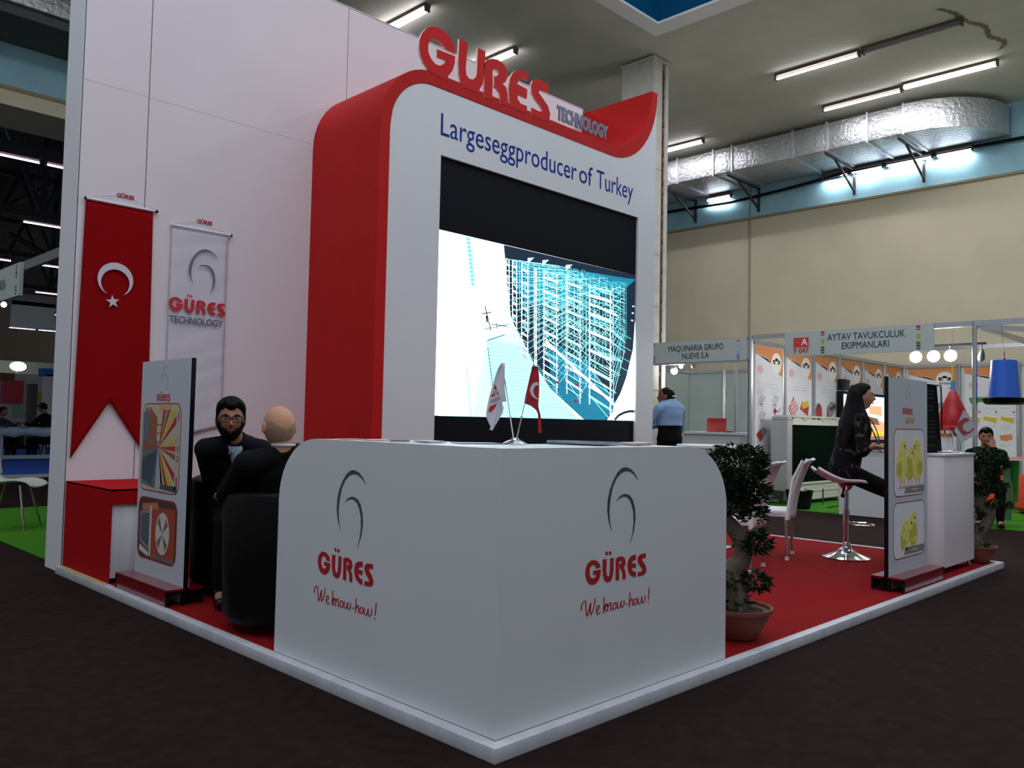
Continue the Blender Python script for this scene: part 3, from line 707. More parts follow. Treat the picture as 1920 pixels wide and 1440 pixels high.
# ---------------- display boards on red benches
def rrect(x0, z0, x1, z1, r, n=5):
    out = []
    for cx, cz, a in ((x1-r, z1-r, 0), (x0+r, z1-r, 90), (x0+r, z0+r, 180), (x1-r, z0+r, 270)):
        out += [(cx+r*math.cos(math.radians(a+90*i/n)), cz+r*math.sin(math.radians(a+90*i/n))) for i in range(n+1)]
    return out
benchred = mat('bench_red_gloss', (120, 10, 26), .18, coat=.4)
def board(fr, W, H, label, pics, axis):
    """fr: bottom left corner of the board's face; W wide; H its top above the floor"""
    o_, u, v, n = fr
    t = thing('display_board', label, 'display board', tuple(o_+u*W/2))
    m_ = MB().prism([(0, .0), (W, .0), (W, H), (0, H)], fr, -.03, 0, 0, 1)
    m_.link('board_panel', [mat('board_face', (190, 198, 210), .4), blackg], t, smooth=False)
    for (a, b) in ((0.0, .115), (-.115, -.03)):
        # front and back halves of the low bench: a shiny top and closed front, black end frame
        x0, x1 = -.02, W+.03
        if a < 0: x0, x1 = -.02, W+.03
        MB().prism([(x0, .085), (x1, .085), (x1, .098), (x0, .098)], fr, a, b).link('bench_top', benchred, t, smooth=False)
        for xx in (x0, x1-.018):
            e = MB()
            e.prism([(xx, 0), (xx+.018, 0), (xx+.018, .085), (xx, .085)], fr, b-.02, b); e.prism([(xx, 0), (xx+.018, 0), (xx+.018, .085), (xx, .085)], fr, a, a+.02)
            e.prism([(xx, .07), (xx+.018, .07), (xx+.018, .085), (xx, .085)], fr, a, b)
            e.link('bench_frame', black, t, smooth=False)
        d0, d1 = (b-.012, b-.002) if a >= 0 else (a+.002, a+.012)
        MB().prism([(x0+.018, 0.002), (x1-.018, 0.002), (x1-.018, .085), (x0+.018, .085)], fr, d0, d1).link('bench_front', benchred, t, smooth=False)
    logo((o_+u*W*.47+v*(H-.245), u, v, n), .49, t, script=False, mg=mat('gold_logo', (186, 176, 140), .5))
    text('GROUP', (o_+u*W*.53+v*(H-.315), u, v, n), .055, mat('group_orange', (214, 150, 70), .5), t, bold=.002, d0=.001)
    e = MB()
    for st in LS: e.stroke([(a*.72, b*.72+.07) for a, b in st], (o_+u*W*.52+v*.30, u, v, n), .0042, .0012, 0, calli=True)
    e.link('slogan', mat('slogan_pink', (206, 92, 110), .5), t, smooth=False)['kind'] = 'stuff'
    for k, (x0, z0, x1, z1, draw) in enumerate(pics):
        b_ = MB().prism(rrect(x0, z0, x1, z1, .07), fr, 0, .0008); b_.link('picture_border', mat('border_red', (150, 30, 50), .5), t, smooth=False)
        pic = MB().prism(rrect(x0+.008, z0+.008, x1-.008, z1-.008, .063), fr, 0, .0014, 0)
        mats = draw(pic, fr, x0+.01, z0+.01, x1-.01, z1-.01)
        pic.link('picture', mats, t, smooth=False)
    return t
def pA(g, fr, x0, z0, x1, z1):      # aisle between rows with coloured feed lines
    W, H = x1-x0, z1-z0; vx, vz = x0+W*.46, z0+H*.50
    def q(a, b): return (x0+a*W, z0+b*H)
    def pl(pts, mi, d): g.prism([q(*p) for p in pts], fr, 0, d, mi)
    pl([(.02,.06),(.40,.02),(.46,.5),(.12,.98),(.02,.9)], 1, .0018); pl([(.03,.45),(.46,.5),(.46,.52),(.03,.58)], 3, .0022)
    pl([(.03,.12),(.3,.06),(.44,.48),(.03,.36)], 6, .0022); pl([(.18,.6),(.4,.52),(.4,.85),(.18,.98)], 3, .002); pl([(.40,.02),(.62,.02),(.47,.5),(.45,.5)], 5, .0022)
    random.seed(11); cols = (4, 2, 4, 2, 0, 3, 2, 4, 0, 2, 4, 3, 2)
    for i in range(13):
        a0 = -78+i*12.3; a1 = a0+8.4
        pts = [(.465, .5)]
        for a in (a0, a1):
            ca, sa = math.cos(math.radians(a)), math.sin(math.radians(a)); s_ = min((.97-.465)/max(ca, .01), (.44)/max(abs(sa), .01)); pts.append((.465+ca*s_, .5+sa*s_))
        pl(pts, cols[i], .0022)
    pl([(.90,.04),(.94,.05),(.95,.94),(.91,.95)], 5, .0026); pl([(.52,.03),(.97,.01),(.97,.08),(.56,.08)], 6, .0026)
    for z in (.56, .66, .76): pl([(.36,z),(.56,z),(.56,z+.012),(.36,z+.012)], 3, .0026)
    return [mat('pic_cream', (196, 186, 160), .5), mat('pic_bluegrey', (96, 112, 128), .5), mat('pic_crimson', (176, 24, 40), .5), mat('pic_brown', (150, 84, 54), .5), mat('pic_yellow', (206, 184, 40), .5), mat('pic_pale', (170, 182, 196), .5), mat('pic_slate', (60, 72, 84), .5)]
def pB(g, fr, x0, z0, x1, z1):      # fan housing
    W, H = x1-x0, z1-z0
    def q(a, b): return (x0+a*W, z0+b*H)
    def pl(pts, mi, d): g.prism([q(*p) for p in pts], fr, 0, d, mi)
    pl([(.36,.0),(.97,.02),(.97,.9),(.36,.86)], 1, .0018); pl([(.05,.25),(.33,.12),(.33,.82),(.05,.76)], 2, .0018)
    pl([(.08,.3),(.29,.2),(.29,.76),(.08,.72)], 3, .0022); pl([(.32,.04),(.36,.04),(.36,.9),(.32,.88)], 4, .0022)
    for i in range(9): pl([(.1,.33+i*.045),(.28,.28+i*.052),(.28,.29+i*.052),(.1,.34+i*.045)], 2, .0026)
    pl([(.1,.9),(.5,.96),(.55,.86),(.1,.78)], 5, .002); pl([(.04,.1),(.3,.02),(.3,.1),(.06,.2)], 4, .002); pl([(.4,.03),(.97,.0),(.97,.08),(.4,.1)], 6, .0024)
    cx, cz = x0+.66*W, z0+.46*H
    g.prism([(cx+.105*math.cos(a*PI/14), cz+.135*math.sin(a*PI/14)) for a in range(28)], fr, 0, .0026, 4)
    for a in range(4):
        an = a*PI/2+.5; g.prism([(cx, cz), (cx+.095*math.cos(an), cz+.12*math.sin(an)), (cx+.095*math.cos(an+.5), cz+.12*math.sin(an+.5))], fr, 0, .003, 6)
    return [mat('pic_darkbrown', (82, 44, 38), .5), mat('pic_orange', (168, 66, 32), .5), mat('pic_frame', (130, 136, 142), .5), mat('pic_screen', (58, 70, 84), .5), mat('pic_white', (206, 204, 196), .5), mat('pic_peach', (190, 120, 70), .5), mat('pic_taupe', (118, 100, 88), .5)]
chick = mat('chick_yellow', (226, 220, 110), .8, noise=.14, scale=30); chick2 = mat('chick_shadow', (196, 186, 74), .8, noise=.1, scale=30)
pinkf = mat('chick_feet', (206, 140, 104), .6); capg = mat('caption_grey', (128, 128, 132), .5)
def blob(g, fr, cx, cz, rx, rz, mi, d, tilt=0, n=20):
    g.prism([(cx+rx*math.cos(a)*math.cos(tilt)-rz*math.sin(a)*math.sin(tilt), cz+rx*math.cos(a)*math.sin(tilt)+rz*math.sin(a)*math.cos(tilt)) for a in [2*PI*i/n for i in range(n)]], fr, 0, d, mi)
def caption(g, fr, x0, z0, x1):
    W = x1-x0; g.prism([(x0+.32*W, z0+.012), (x1-.01, z0+.012), (x1+.004, z0+.065), (x0+.36*W, z0+.065)], fr, 0, .0022, 4)
    for i in range(6): g.prism([(x0+(.55+i*.04)*W, z0+.034), (x0+(.575+i*.04)*W, z0+.034), (x0+(.575+i*.04)*W, z0+.043), (x0+(.55+i*.04)*W, z0+.043)], fr, 0, .0026, 0)
def pC(g, fr, x0, z0, x1, z1):      # three chicks standing
    W, H = x1-x0, z1-z0
    for cx, s_, h, hw, d in ((.50, 1, .80, .085, .0018), (.24, 1, 1, .105, .0026), (.76, -1, 1, .115, .0026)):
        X = x0+cx*W; zb = z0+.25*H
        blob(g, fr, X, zb+.105*h, hw, .125*h, 2 if cx == .5 else 1, d, .10*s_)
        blob(g, fr, X+.02*s_, zb+.235*h, hw*.66, .062*h, 1, d+.0006, 0)
        blob(g, fr, X-.055*s_, zb+.075*h, hw*.5, .055*h, 2, d+.0006, .3*s_)
        blob(g, fr, X+.05*s_, zb+.245*h, .011, .009, 5, d+.001)
        g.prism([(X+.06*s_, zb+.24*h), (X+.095*s_, zb+.225*h), (X+.06*s_, zb+.215*h)], fr, 0, d+.001, 3)
        for dx in (-.03, .04):
            g.prism([(X+dx, zb), (X+dx+.008, zb), (X+dx+.008, zb-.055), (X+dx+.045, zb-.062), (X+dx-.04, zb-.068), (X+dx, zb-.05)], fr, 0, d+.0008, 3)
    caption(g, fr, x0, z0, x1)
    return [paper, chick, chick2, pinkf, capg, black]
def pD(g, fr, x0, z0, x1, z1):      # two chicks huddled
    W, H = x1-x0, z1-z0
    blob(g, fr, x0+.37*W, z0+.40*H, .10, .115, 1, .0022, -.35); blob(g, fr, x0+.62*W, z0+.42*H, .085, .105, 2, .0024, .15)
    blob(g, fr, x0+.62*W, z0+.68*H, .065, .052, 1, .003, 0); blob(g, fr, x0+.52*W, z0+.60*H, .07, .05, 1, .0034, 0)
    g.prism([(x0+.20*W, z0+.42*H), (x0+.24*W, z0+.10*H), (x0+.42*W, z0+.26*H)], fr, 0, .0026, 2); g.prism([(x0+.55*W, z0+.28*H), (x0+.68*W, z0+.22*H), (x0+.74*W, z0+.36*H)], fr, 0, .0028, 1)
    blob(g, fr, x0+.55*W, z0+.61*H, .014, .010, 5, .0038); blob(g, fr, x0+.67*W, z0+.70*H, .012, .009, 5, .0038)
    g.prism([(x0+.60*W, z0+.60*H), (x0+.655*W, z0+.575*H), (x0+.60*W, z0+.56*H)], fr, 0, .0038, 3)
    caption(g, fr, x0, z0, x1)
    return [paper, chick, chick2, pinkf, capg, black]
W = .755
board((Vector((.107, 3.600, 0)), Vector((0,-1,0)), Vector((0,0,1)), Vector((-1,0,0))), W, 1.505,
      'grey display board with two machinery photos, on a red bench beside the bearded man', [(.035, .645, .64, 1.225, pA), (.03, .20, .635, .605, pB)], 'y')
board((Vector((4.045, .124, 0)), Vector((1,0,0)), Vector((0,0,1)), Vector((0,-1,0))), .80, 1.536,
      'grey display board with two photos of yellow chicks, in front of the seated woman', [(.10, .655, .735, 1.16, pC), (.09, .20, .735, .615, pD)], 'x')

# ---------------- counter kiosk on chrome feet at the right
t = thing('display_kiosk', 'white box counter on small chrome feet at the right end of the platform', 'counter', (5.46, .3, 0))
MB().bbox(5.085, .075, .05, 5.86, .52, .945, .003).link('body', whitew, t)
MB().bbox(5.075, .065, .945, 5.87, .53, .965, .003).link('countertop', white, t)
for x, y in ((5.12, .11), (5.82, .11), (5.12, .48), (5.82, .48)): MB().lathe([(.016, .05), (.016, .02), (.026, .012), (.026, 0)], (x, y, 0), 14).link('foot', chrome, t)
# crates, flags and papers on it
t = thing('perforated_crate', 'tall black perforated plastic crate standing on the right counter', 'crate', (5.25, .3, .966))
cr = MB(); cr.prism([(0, 0), (.40, 0), (.27, .57), (0, .57)], XZ(5.10, .22, .966), -.12, 0)
cr.link('side_panel', mat('crate_black', (5, 5, 7), .8, spec=.08), t, smooth=False)
h = MB()
for b in (.06, .13, .17, .20, .23, .26, .35, .38, .45, .48, .51):
    for i in range(6 if b < .3 else 5): h.prism([(.03+i*.036, b), (.040+i*.036, b), (.040+i*.036, b+.009), (.03+i*.036, b+.009)], XZ(5.10, .219, .966), 0, .0012)
h.link('perforation', mat('hole_light', (96, 96, 100), .6), t, smooth=False)
MB().tube([(5.33, .21, 1.53), (5.41, .20, 1.53), (5.43, .2, 1.34), (5.43, .2, 1.15)], .006, 8).link('handle', black, t)
c = (5.70, .20, .966); t = fl_base(c, 'table_flag_stand', 'small table flag stand with tilted flags on the right counter')
top = Vector((5.63, .2, 1.24)); MB().tube([Vector(c), top], .0035, 8).link('pole', chrome, t)
def fq(l, plane): return [at(1640+x/5.54, 640+y/5.54, 1, plane) for x, y in l]
g = MB(); q = fq([(925,715),(960,735),(1085,955),(900,1055),(830,930)], .19); g.add([tuple(v) for v in q]+[tuple(v+Vector((0,.002,0))) for v in q], [(4,3,2,1,0),(5,6,7,8,9)])
g.link('flag_cloth', fw_, t, smooth=False)
g = MB(); q = fq([(905,740),(885,880),(800,920),(830,990),(860,985),(925,800)], .22); g.add([tuple(v) for v in q]+[tuple(v+Vector((0,.002,0))) for v in q], [(5,4,3,2,1,0),(6,7,8,9,10,11)])
g.link('flag_cloth', fr_, t, smooth=False)
g = MB(); q = fq([(930,795),(975,800),(985,825),(940,840),(915,870),(920,915),(960,940),(1000,930),(1030,890),(1035,915),(990,950),(930,975),(895,940),(850,870),(880,830)], .186); g.add([tuple(v) for v in q], [list(range(15))[::-1]])
g.link('printed_mark', logored, t, smooth=False)
sheet('leaflet_stack', 'spread of pinkish leaflets on the right counter beside the crate', 'leaflets', 5.55, .2, .966, .3, .14, .1, [pink, paper], 4, None, .003)

# ---------------- furniture builders
def white_chair(name, label, group):
    t = thing(name, label, 'chair', group=group)
    # local: faces +Y, seat at .44
    s_ = MB(); n = 10; rows = []
    for i in range(n+1):
        y = .21-.43*i/n; z = .435-.012*math.sin(PI*i/n)+(.015 if i == 0 else 0)*-1
        rows.append((y, z))
    vs = []; 
    for y, z in rows:
        wd = .215+.01*math.sin((y+.2)*4)
        for x in (-wd, -wd*.92, 0, wd*.92, wd): vs.append((x, y, z-(.03 if abs(x) == wd else 0)-(.006 if x == 0 else 0)))
    k = 5; fs = [(i*k+j, (i+1)*k+j, (i+1)*k+j+1, i*k+j+1) for i in range(n) for j in range(k-1)]
    s_.add(vs, fs); sk = MB(); 
    o = s_.link('seat', plast, t, local=True); md = o.modifiers.new('thick', 'SOLIDIFY'); md.thickness = .014
    MB().bbox(-.215, -.215, .372, -.195, .20, .425, .004).bbox(.195, -.215, .372, .215, .20, .425, .004).bbox(-.2, .18, .385, .2, .205, .425, .004).link('seat_rim', plast, t, local=True)
    vs = []; N = 14; kk = 9
    for i in range(N+1):
        v = i/N; z = .36+.52*v; y = -.21-.03*v-.11*v*v; hw = .212-.012*v
        if i == N: y -= .03; z -= .004
        for j in range(kk):
            u = -1+2*j/(kk-1); vs.append((u*hw, y-.035*(1-u*u), z+.0*u))
    fs = [(i*kk+j, i*kk+j+1, (i+1)*kk+j+1, (i+1)*kk+j) for i in range(N) for j in range(kk-1)]
    b = MB().add(vs, fs); o = b.link('backrest', plast, t, local=True); md = o.modifiers.new('thick', 'SOLIDIFY'); md.thickness = .016; md.offset = 0
    for sx in (-1, 1):
        sp_ = MB(); sp_.tube([(sx*.212, -.205, .35), (sx*.21, -.222, .5), (sx*.207, -.25, .7), (sx*.202, -.33, .87)], [.02, .016, .014, .012], 8).link('back_post', plast, t, local=True)
        for sy in (-1, 1):
            l = MB().tube([(sx*.19, sy*.18-.01, .38), (sx*.205, sy*.195-.01, .025)], .0135, 10).link('leg', alu, t, local=True)
            MB().tube([(sx*.204, sy*.194-.01, .03), (sx*.205, sy*.195-.01, 0)], .018, 10).link('foot_cap', plast, l, local=True)
    return t
G = 'white plastic chairs with metal legs'
ch = white_chair('plastic_chair', 'white plastic chair with metal legs nearer the stool, its seat facing left', G)
ch.location = (4.86, 1.50, 0); ch.rotation_euler = (0, 0, math.radians(20))
dup(ch, (4.02, 1.36, 0), math.radians(15), 'white plastic chair with metal legs partly behind the potted bonsai', G)

t = thing('bar_stool', 'white bar stool with a chrome pole and round chrome base under the seated woman', 'stool', (5.33, .97, 0))
cx, cy = 5.33, .97
MB().lathe([(.205, 0), (.205, .006), (.17, .018), (.09, .05), (.045, .085), (.034, .1), (.034, .13), (.028, .14)], (cx, cy, 0), 36).link('base', chrome, t)
MB().tube([(cx, cy, .12), (cx, cy, .42)], .028, 18).tube([(cx, cy, .42), (cx, cy, .64)], .02, 16).lathe([(.028, .6), (.06, .64), (.07, .655)], (cx, cy, 0), 20).link('pole', chrome, t)
r_ = .14; hd = math.radians(-49)
def RT2(f, l, z): return (cx+f*math.cos(hd)-l*math.sin(hd), cy+f*math.sin(hd)+l*math.cos(hd), z)
MB().tube([RT2(0, .02, .30), RT2(.05, .09, .30), RT2(.14, .12, .30), RT2(.21, .09, .30), RT2(.23, 0, .30), RT2(.21, -.09, .30), RT2(.14, -.12, .30), RT2(.05, -.09, .30), RT2(0, -.02, .30)], .008, 8).link('footrest', chrome, t)
MB().tube([RT2(-.02, -.02, .62), RT2(-.06, -.10, .60), RT2(-.07, -.12, .57)], .009, 8).ell(RT2(-.07, -.12, .56), .02, .02, .02, 8, 6).link('height_lever', black, t)
g = MB(); n1, n2 = 14, 10
for i in range(n1+1):
    f = -.27+.47*i/n1; z = .70+ (0.10*max(0, (-f-.05)/.22)**1.6) - .035*max(0, (f-.05)/.15)**1.5 ; hw = .20*math.sqrt(max(.12, 1-((f+.02)/.27)**2*.85))
    for j in range(n2+1):
        u = -1+2*j/n2; g.v.append(RT2(f, u*hw, z+.03*u*u-.02))
g.f = [[i*(n2+1)+j, (i+1)*(n2+1)+j, (i+1)*(n2+1)+j+1, i*(n2+1)+j+1] for i in range(n1) for j in range(n2)]; g.m = [0]*len(g.f)
o = g.link('seat', mat('stool_seat', (216, 206, 208), .35), t); md = o.modifiers.new('t', 'SOLIDIFY'); md.thickness = .022; md.offset = -1

t = thing('pedestal_table', 'white round table on a chrome pedestal hidden behind the counter and bonsai', 'table', (4.95, 2.15, 0))
MB().lathe([(.23, 0), (.23, .006), (.1, .03), (.04, .06), (.03, .08)], (4.95, 2.15, 0), 32).link('base', chrome, t)
MB().tube([(4.95, 2.15, .06), (4.95, 2.15, .94)], .03, 16).link('pole', chrome, t)
MB().lathe([(.30, .94), (.31, .945), (.31, .965), (.30, .97)], (4.95, 2.15, 0), 40).link('table_top', white, t)

leather = mat('black_leather', (8, 8, 9), .55, bump=.2, bscale=30, spec=.2)
def tub_chair(loc, rz, label):
    t = thing('tub_armchair', label, 'armchair', loc, 'black tub armchairs of the seated men'); 
    n = 22; g = MB(); R = .35
    for z, rr in ((.05, R-.025), (.09, R), (.68, R+.015), (.735, R+.008), (.75, R-.02), (.745, R-.07), (.70, R-.085), (.40, R-.09)):
        for i in range(n+1):
            a = rz+PI/2+math.radians(38)+math.radians(284)*i/n; g.v.append((loc[0]+rr*math.cos(a), loc[1]+rr*math.sin(a), z-(.0 if z < .5 else .03*(abs(i-n/2)/(n/2))**3)))
    for k in range(7):
        for i in range(n): g.f.append([k*(n+1)+i, k*(n+1)+i+1, (k+1)*(n+1)+i+1, (k+1)*(n+1)+i]); g.m.append(0)
    for i in (0, n): 
        f = [k*(n+1)+i for k in range(8)]; g.f.append(f if i else f[::-1]); g.m.append(0)
    g.link('back_shell', leather, t)
    MB().lathe([(.27, .03), (.28, .05), (.28, .27), (.27, .28)], loc, 30).link('base', leather, t)
    MB().lathe([(.255, .28), (.27, .30), (.27, .40), (.24, .43), (.1, .44)], loc, 30).link('seat_cushion', leather, t)
    for i in range(4):
        a = rz+PI/4+i*PI/2; MB().lathe([(.025, 0), (.025, .04)], (loc[0]+.2*math.cos(a), loc[1]+.2*math.sin(a), 0), 12).link('foot', chrome, t)
tub_chair((.34, 2.02, 0), 0, 'black leather tub armchair of the bald man, next to the counter end')
tub_chair((.62, 3.05, 0), PI, 'black leather tub armchair of the bearded man, behind the display board')

# ---------------- bonsai trees in terracotta bowls
def leafcloud(g, c, r, n, sz, up=.5):
    for i in range(n):
        a = random.uniform(0, 2*PI); b = math.acos(random.uniform(-1, 1)); rr = random.uniform(.35, 1)**.5
        p = Vector((c[0]+r[0]*rr*math.sin(b)*math.cos(a), c[1]+r[1]*rr*math.sin(b)*math.sin(a), c[2]+r[2]*rr*math.cos(b)))
        d = Vector((math.cos(a), math.sin(a), random.uniform(-.5, .9))).normalized(); s_ = sz*random.uniform(.7, 1.25)
        l = d.cross(Vector((0,0,1))).normalized(); l = (l+Vector((random.uniform(-.5,.5),)*3)).normalized(); nn = l.cross(d)*.18*s_
        k = len(g.v)
        g.v += [tuple(p), tuple(p+d*s_*.5+l*s_*.27+nn), tuple(p+d*s_), tuple(p+d*s_*.5-l*s_*.27+nn), tuple(p+d*s_*.5)]
        g.f += [[k, k+1, k+2, k+4], [k, k+4, k+2, k+3]]; g.m += [0, 0]
def bonsai(base, pr, ph, trunk, radii, clouds, label, sz, twigs):
    t = thing('potted_bonsai', label, 'plant', base, 'bonsai trees in terracotta bowls')
    p = MB().lathe([(pr*.55, 0), (pr*.62, .01), (pr*.86, ph*.55), (pr*.96, ph*.86), (pr*1.03, ph*.88), (pr*1.04, ph), (pr*.95, ph), (pr*.92, ph*.9)], base, 36); p.link('bowl', terra, t)
    MB().lathe([(pr*.93, ph*.86), (pr*.6, ph*.94), (pr*.2, ph*1.0)], base, 24).link('soil', soilm, t)
    tk = MB().tube([tuple(Vector(base)+Vector(q)) for q in catmull(trunk, 5)], [x[0] for x in catmull([(r,) for r in radii], 5)], 12)
    for a in range(5):
        an = a*1.3; b0 = Vector(base)+Vector(trunk[0]); tk.tube([b0+Vector((0,0,.03)), b0+Vector((.07*math.cos(an), .07*math.sin(an), .01)), b0+Vector((.11*math.cos(an), .11*math.sin(an), -.02))], [.03, .02, .008], 8)
    tk.link('trunk', barkm, t)
    bb = MB()
    for q in twigs: bb.tube([tuple(Vector(base)+Vector(v)) for v in q], [.014]+[.009]*(len(q)-2)+[.005], 7)
    bb.link('branch', barkm, t)
    g = MB()
    for c, r, n in clouds: leafcloud(g, Vector(base)+Vector(c), r, n, sz)
    o = g.link('foliage', leafm, t, smooth=False); o['kind'] = 'stuff'
random.seed(21)
R1 = Vector((.703, -.711, 0))    # to the right as the visitor sees it
def v1(r, z, d=0): return (R1.x*r+.71*d, R1.y*r+.70*d, z)
b1 = at(1392, 1204, 2, 0); b1 = (b1.x+.09, b1.y+.09, 0)
bonsai(b1, .19, .165, [v1(.0, .15), v1(-.01, .24), v1(-.04, .34), v1(.03, .42), v1(.03, .52), v1(-.03, .60), v1(-.09, .68), v1(-.05, .78), v1(0, .86)], [.075, .07, .06, .05, .05, .042, .036, .03, .02],
       [(v1(.0, .93), (.16, .16, .12), 900), (v1(-.10, .82), (.15, .15, .11), 620), (v1(.03, .79), (.14, .14, .07), 480), (v1(.09, .66), (.07, .07, .04), 110), (v1(-.05, .70), (.13, .13, .06), 320), (v1(.09, .50), (.09, .09, .055), 240), (v1(.10, .545), (.05, .05, .03), 60), (v1(.10, .29), (.07, .07, .06), 180), (v1(-.05, .30), (.07, .07, .06), 120), (v1(-.02, .185), (.1, .1, .02), 60)],
       'bonsai tree with a twisted trunk in a terracotta bowl, right of the front counter', .046,
       [[v1(.03, .44), v1(.08, .46), v1(.10, .50)], [v1(.0, .25), v1(.06, .24), v1(.11, .28)], [v1(-.05, .74), v1(.03, .76), v1(.08, .80)], [v1(0, .84), v1(.05, .89), v1(.08, .95)], [v1(-.08, .68), v1(-.12, .74), v1(-.14, .8)]])
random.seed(8)
b2 = (6.30, .34, FZ)
bonsai((6.07, .11, 0), .155, .145, [v1(-.0, .13), v1(-.01, .2), v1(.03, .27), v1(.09, .35), v1(.11, .42), v1(.03, .48), v1(.02, .54), v1(.08, .62), v1(.06, .74), v1(.04, .84)], [.06, .05, .05, .048, .045, .045, .045, .035, .03, .02],
       [(v1(.07, .92), (.16, .16, .09), 640), (v1(.10, .82), (.13, .13, .06), 330), (v1(.02, .77), (.17, .17, .06), 420), (v1(.06, .68), (.18, .18, .05), 400), (v1(-.02, .62), (.13, .13, .06), 260), (v1(.20, .66), (.06, .06, .05), 90), (v1(.17, .50), (.12, .1, .045), 260), (v1(.27, .49), (.05, .05, .03), 60), (v1(-.04, .42), (.08, .08, .06), 130), (v1(-.03, .3), (.06, .06, .04), 60), (v1(0, .15), (.09, .09, .015), 60)],
       'bonsai tree with a thick forked trunk in a terracotta bowl, far right platform end', .037,
       [[v1(.10, .42), v1(.15, .46), v1(.20, .5)], [v1(.03, .55), v1(-.04, .6), v1(-.06, .64)], [v1(.07, .62), v1(.14, .66), v1(.2, .68)], [v1(.06, .76), v1(.12, .8), v1(.15, .86)]])

# ================================================================== NEIGHBOURING BOOTHS (far side of the aisle)
o = tag(MB().box(9.55, .2, FZ+.001, 16.0, 4.24, FZ+.008).link('green_carpet', green, smooth=False), 'bright green carpet of the booth across the aisle', 'carpet')
o = tag(MB().box(9.55, -9, FZ+.001, 16.0, .19, FZ+.008).link('green_carpet', green, smooth=False), 'green carpet strip at the far right across the aisle', 'carpet')
fr_alu = mat('frame_alu', (186, 190, 196), .28, .9); pan = mat('booth_panel_greenish', (176, 190, 184), .55, noise=.04, scale=2)
pan2 = mat('booth_panel_white', (206, 208, 210), .55)
def stripes(x0, z0, z1, fr, cols, parent, w=.05):
    m_ = MB(); n = len(cols); h = (z1-z0)/n
    for i, (ci, k) in enumerate(cols): 
        if ci is not None: m_.prism([(x0, z1-h*(i+.5)-h*k/2), (x0+w, z1-h*(i+.5)-h*k/2), (x0+w, z1-h*(i+.5)+h*k/2), (x0, z1-h*(i+.5)+h*k/2)], fr, 0, .001, ci)
    o = m_.link('colour_stripe', STR, parent, smooth=False); o['kind'] = 'stuff'; return o
STR = [mat('st_crimson', (176, 40, 70), .5), mat('st_green', (130, 190, 40), .5), mat('st_yellow', (200, 196, 60), .5), mat('st_dark', (40, 40, 40), .5), mat('st_violet', (160, 90, 180), .5), mat('st_blue', (60, 130, 210), .5), mat('st_sky', (160, 190, 226), .5), mat('st_darkgreen', (50, 90, 50), .5)]
# booth one
t = thing('exhibition_booth', 'pale green walled booth with a two line Spanish company name fascia', 'booth', (12.7, 6.7, FZ))
def post(x, y, z0, z1, parent, r=.022, name='post'):
    return MB().tube([(x, y, z0), (x, y, z1)], r, 8).link(name, fr_alu, parent)
for k in range(6):
    if k < 5: MB().box(15.50, 4.30+.975*k, .0, 15.53, 4.30+.975*(k+1)-.03, 2.46).link('wall_panel', pan, t, smooth=False)
    if k in (3, 4, 5): post(15.49, 4.30+.972*k, FZ, 2.5, t, .025)
for k in range(3): MB().box(15.5-1.95*(k+1)+.03, 9.16, 0, 15.5-1.95*k, 9.19, 2.46).link('wall_panel', pan, t, smooth=False)
post(15.49, 8.15, FZ, 2.5, t, .025)
rl = MB(); rl.box(15.48, 4.25, 2.44, 15.54, 9.2, 2.5); rl.box(9.6, 9.14, 2.44, 15.5, 9.2, 2.5); rl.box(9.54, 4.28, 2.50, 9.58, 9.16, 2.54); rl.box(9.54, 4.28, 2.16, 9.58, 9.16, 2.2)
rl.link('top_rail', fr_alu, t, smooth=False)
post(9.56, 4.24, FZ, 2.55, t, .04); post(9.56, 9.16, FZ, 2.55, t, .03)
f = MB().box(9.51, 4.30, 2.185, 9.54, 7.5, 2.525).link('fascia', signm, t, smooth=False)
FY = YZ(9.508, 5.25, 2.36)
text('MAQUINARIA GRUPO', YZ(9.508, 5.20, 2.415), .135, teal, t, bold=0, d0=.001, sx=.78); text('NUEVE S.A', YZ(9.508, 5.20, 2.285), .135, teal, t, bold=0, d0=.001, sx=.80)
stripes(0, 2.20, 2.51, YZ(9.508, 4.45, 0), [(4, .7), (None, 0), (6, .5), (6, .5), (None, 0), (6, .5), (6, .5), (5, .5), (5, .5), (5, .5)], t)
stripes(0, 2.20, 2.51, YZ(9.508, 6.03, 0), [(4, .7), (6, .4), (None, 0), (6, .4), (None, 0), (6, .4), (5, .4), (7, .5), (5, .5), (3, .5)], t)
def tile(y, parent, code):
    MB().prism([(0, 2.34), (.235, 2.34), (.235, 2.48), (0, 2.48)], YZ(9.508, y, 0), 0, .001).link('number_tile', mat('tile_red', (206, 52, 44), .5), parent, smooth=False)
    text('A', YZ(9.508, y-.17, 2.41), .13, paper, parent, bold=.004, d0=.002); text('HALL', YZ(9.508, y-.07, 2.405), .032, mat('tile_faint', (226, 130, 110), .5), parent, d0=.002)
    text(code, YZ(9.508, y-.12, 2.285), .105, MATS['tile_red'], parent, bold=.002, d0=.001)
tile(6.32, t, 'F 046')
G = 'spotlights of the pale green booth'
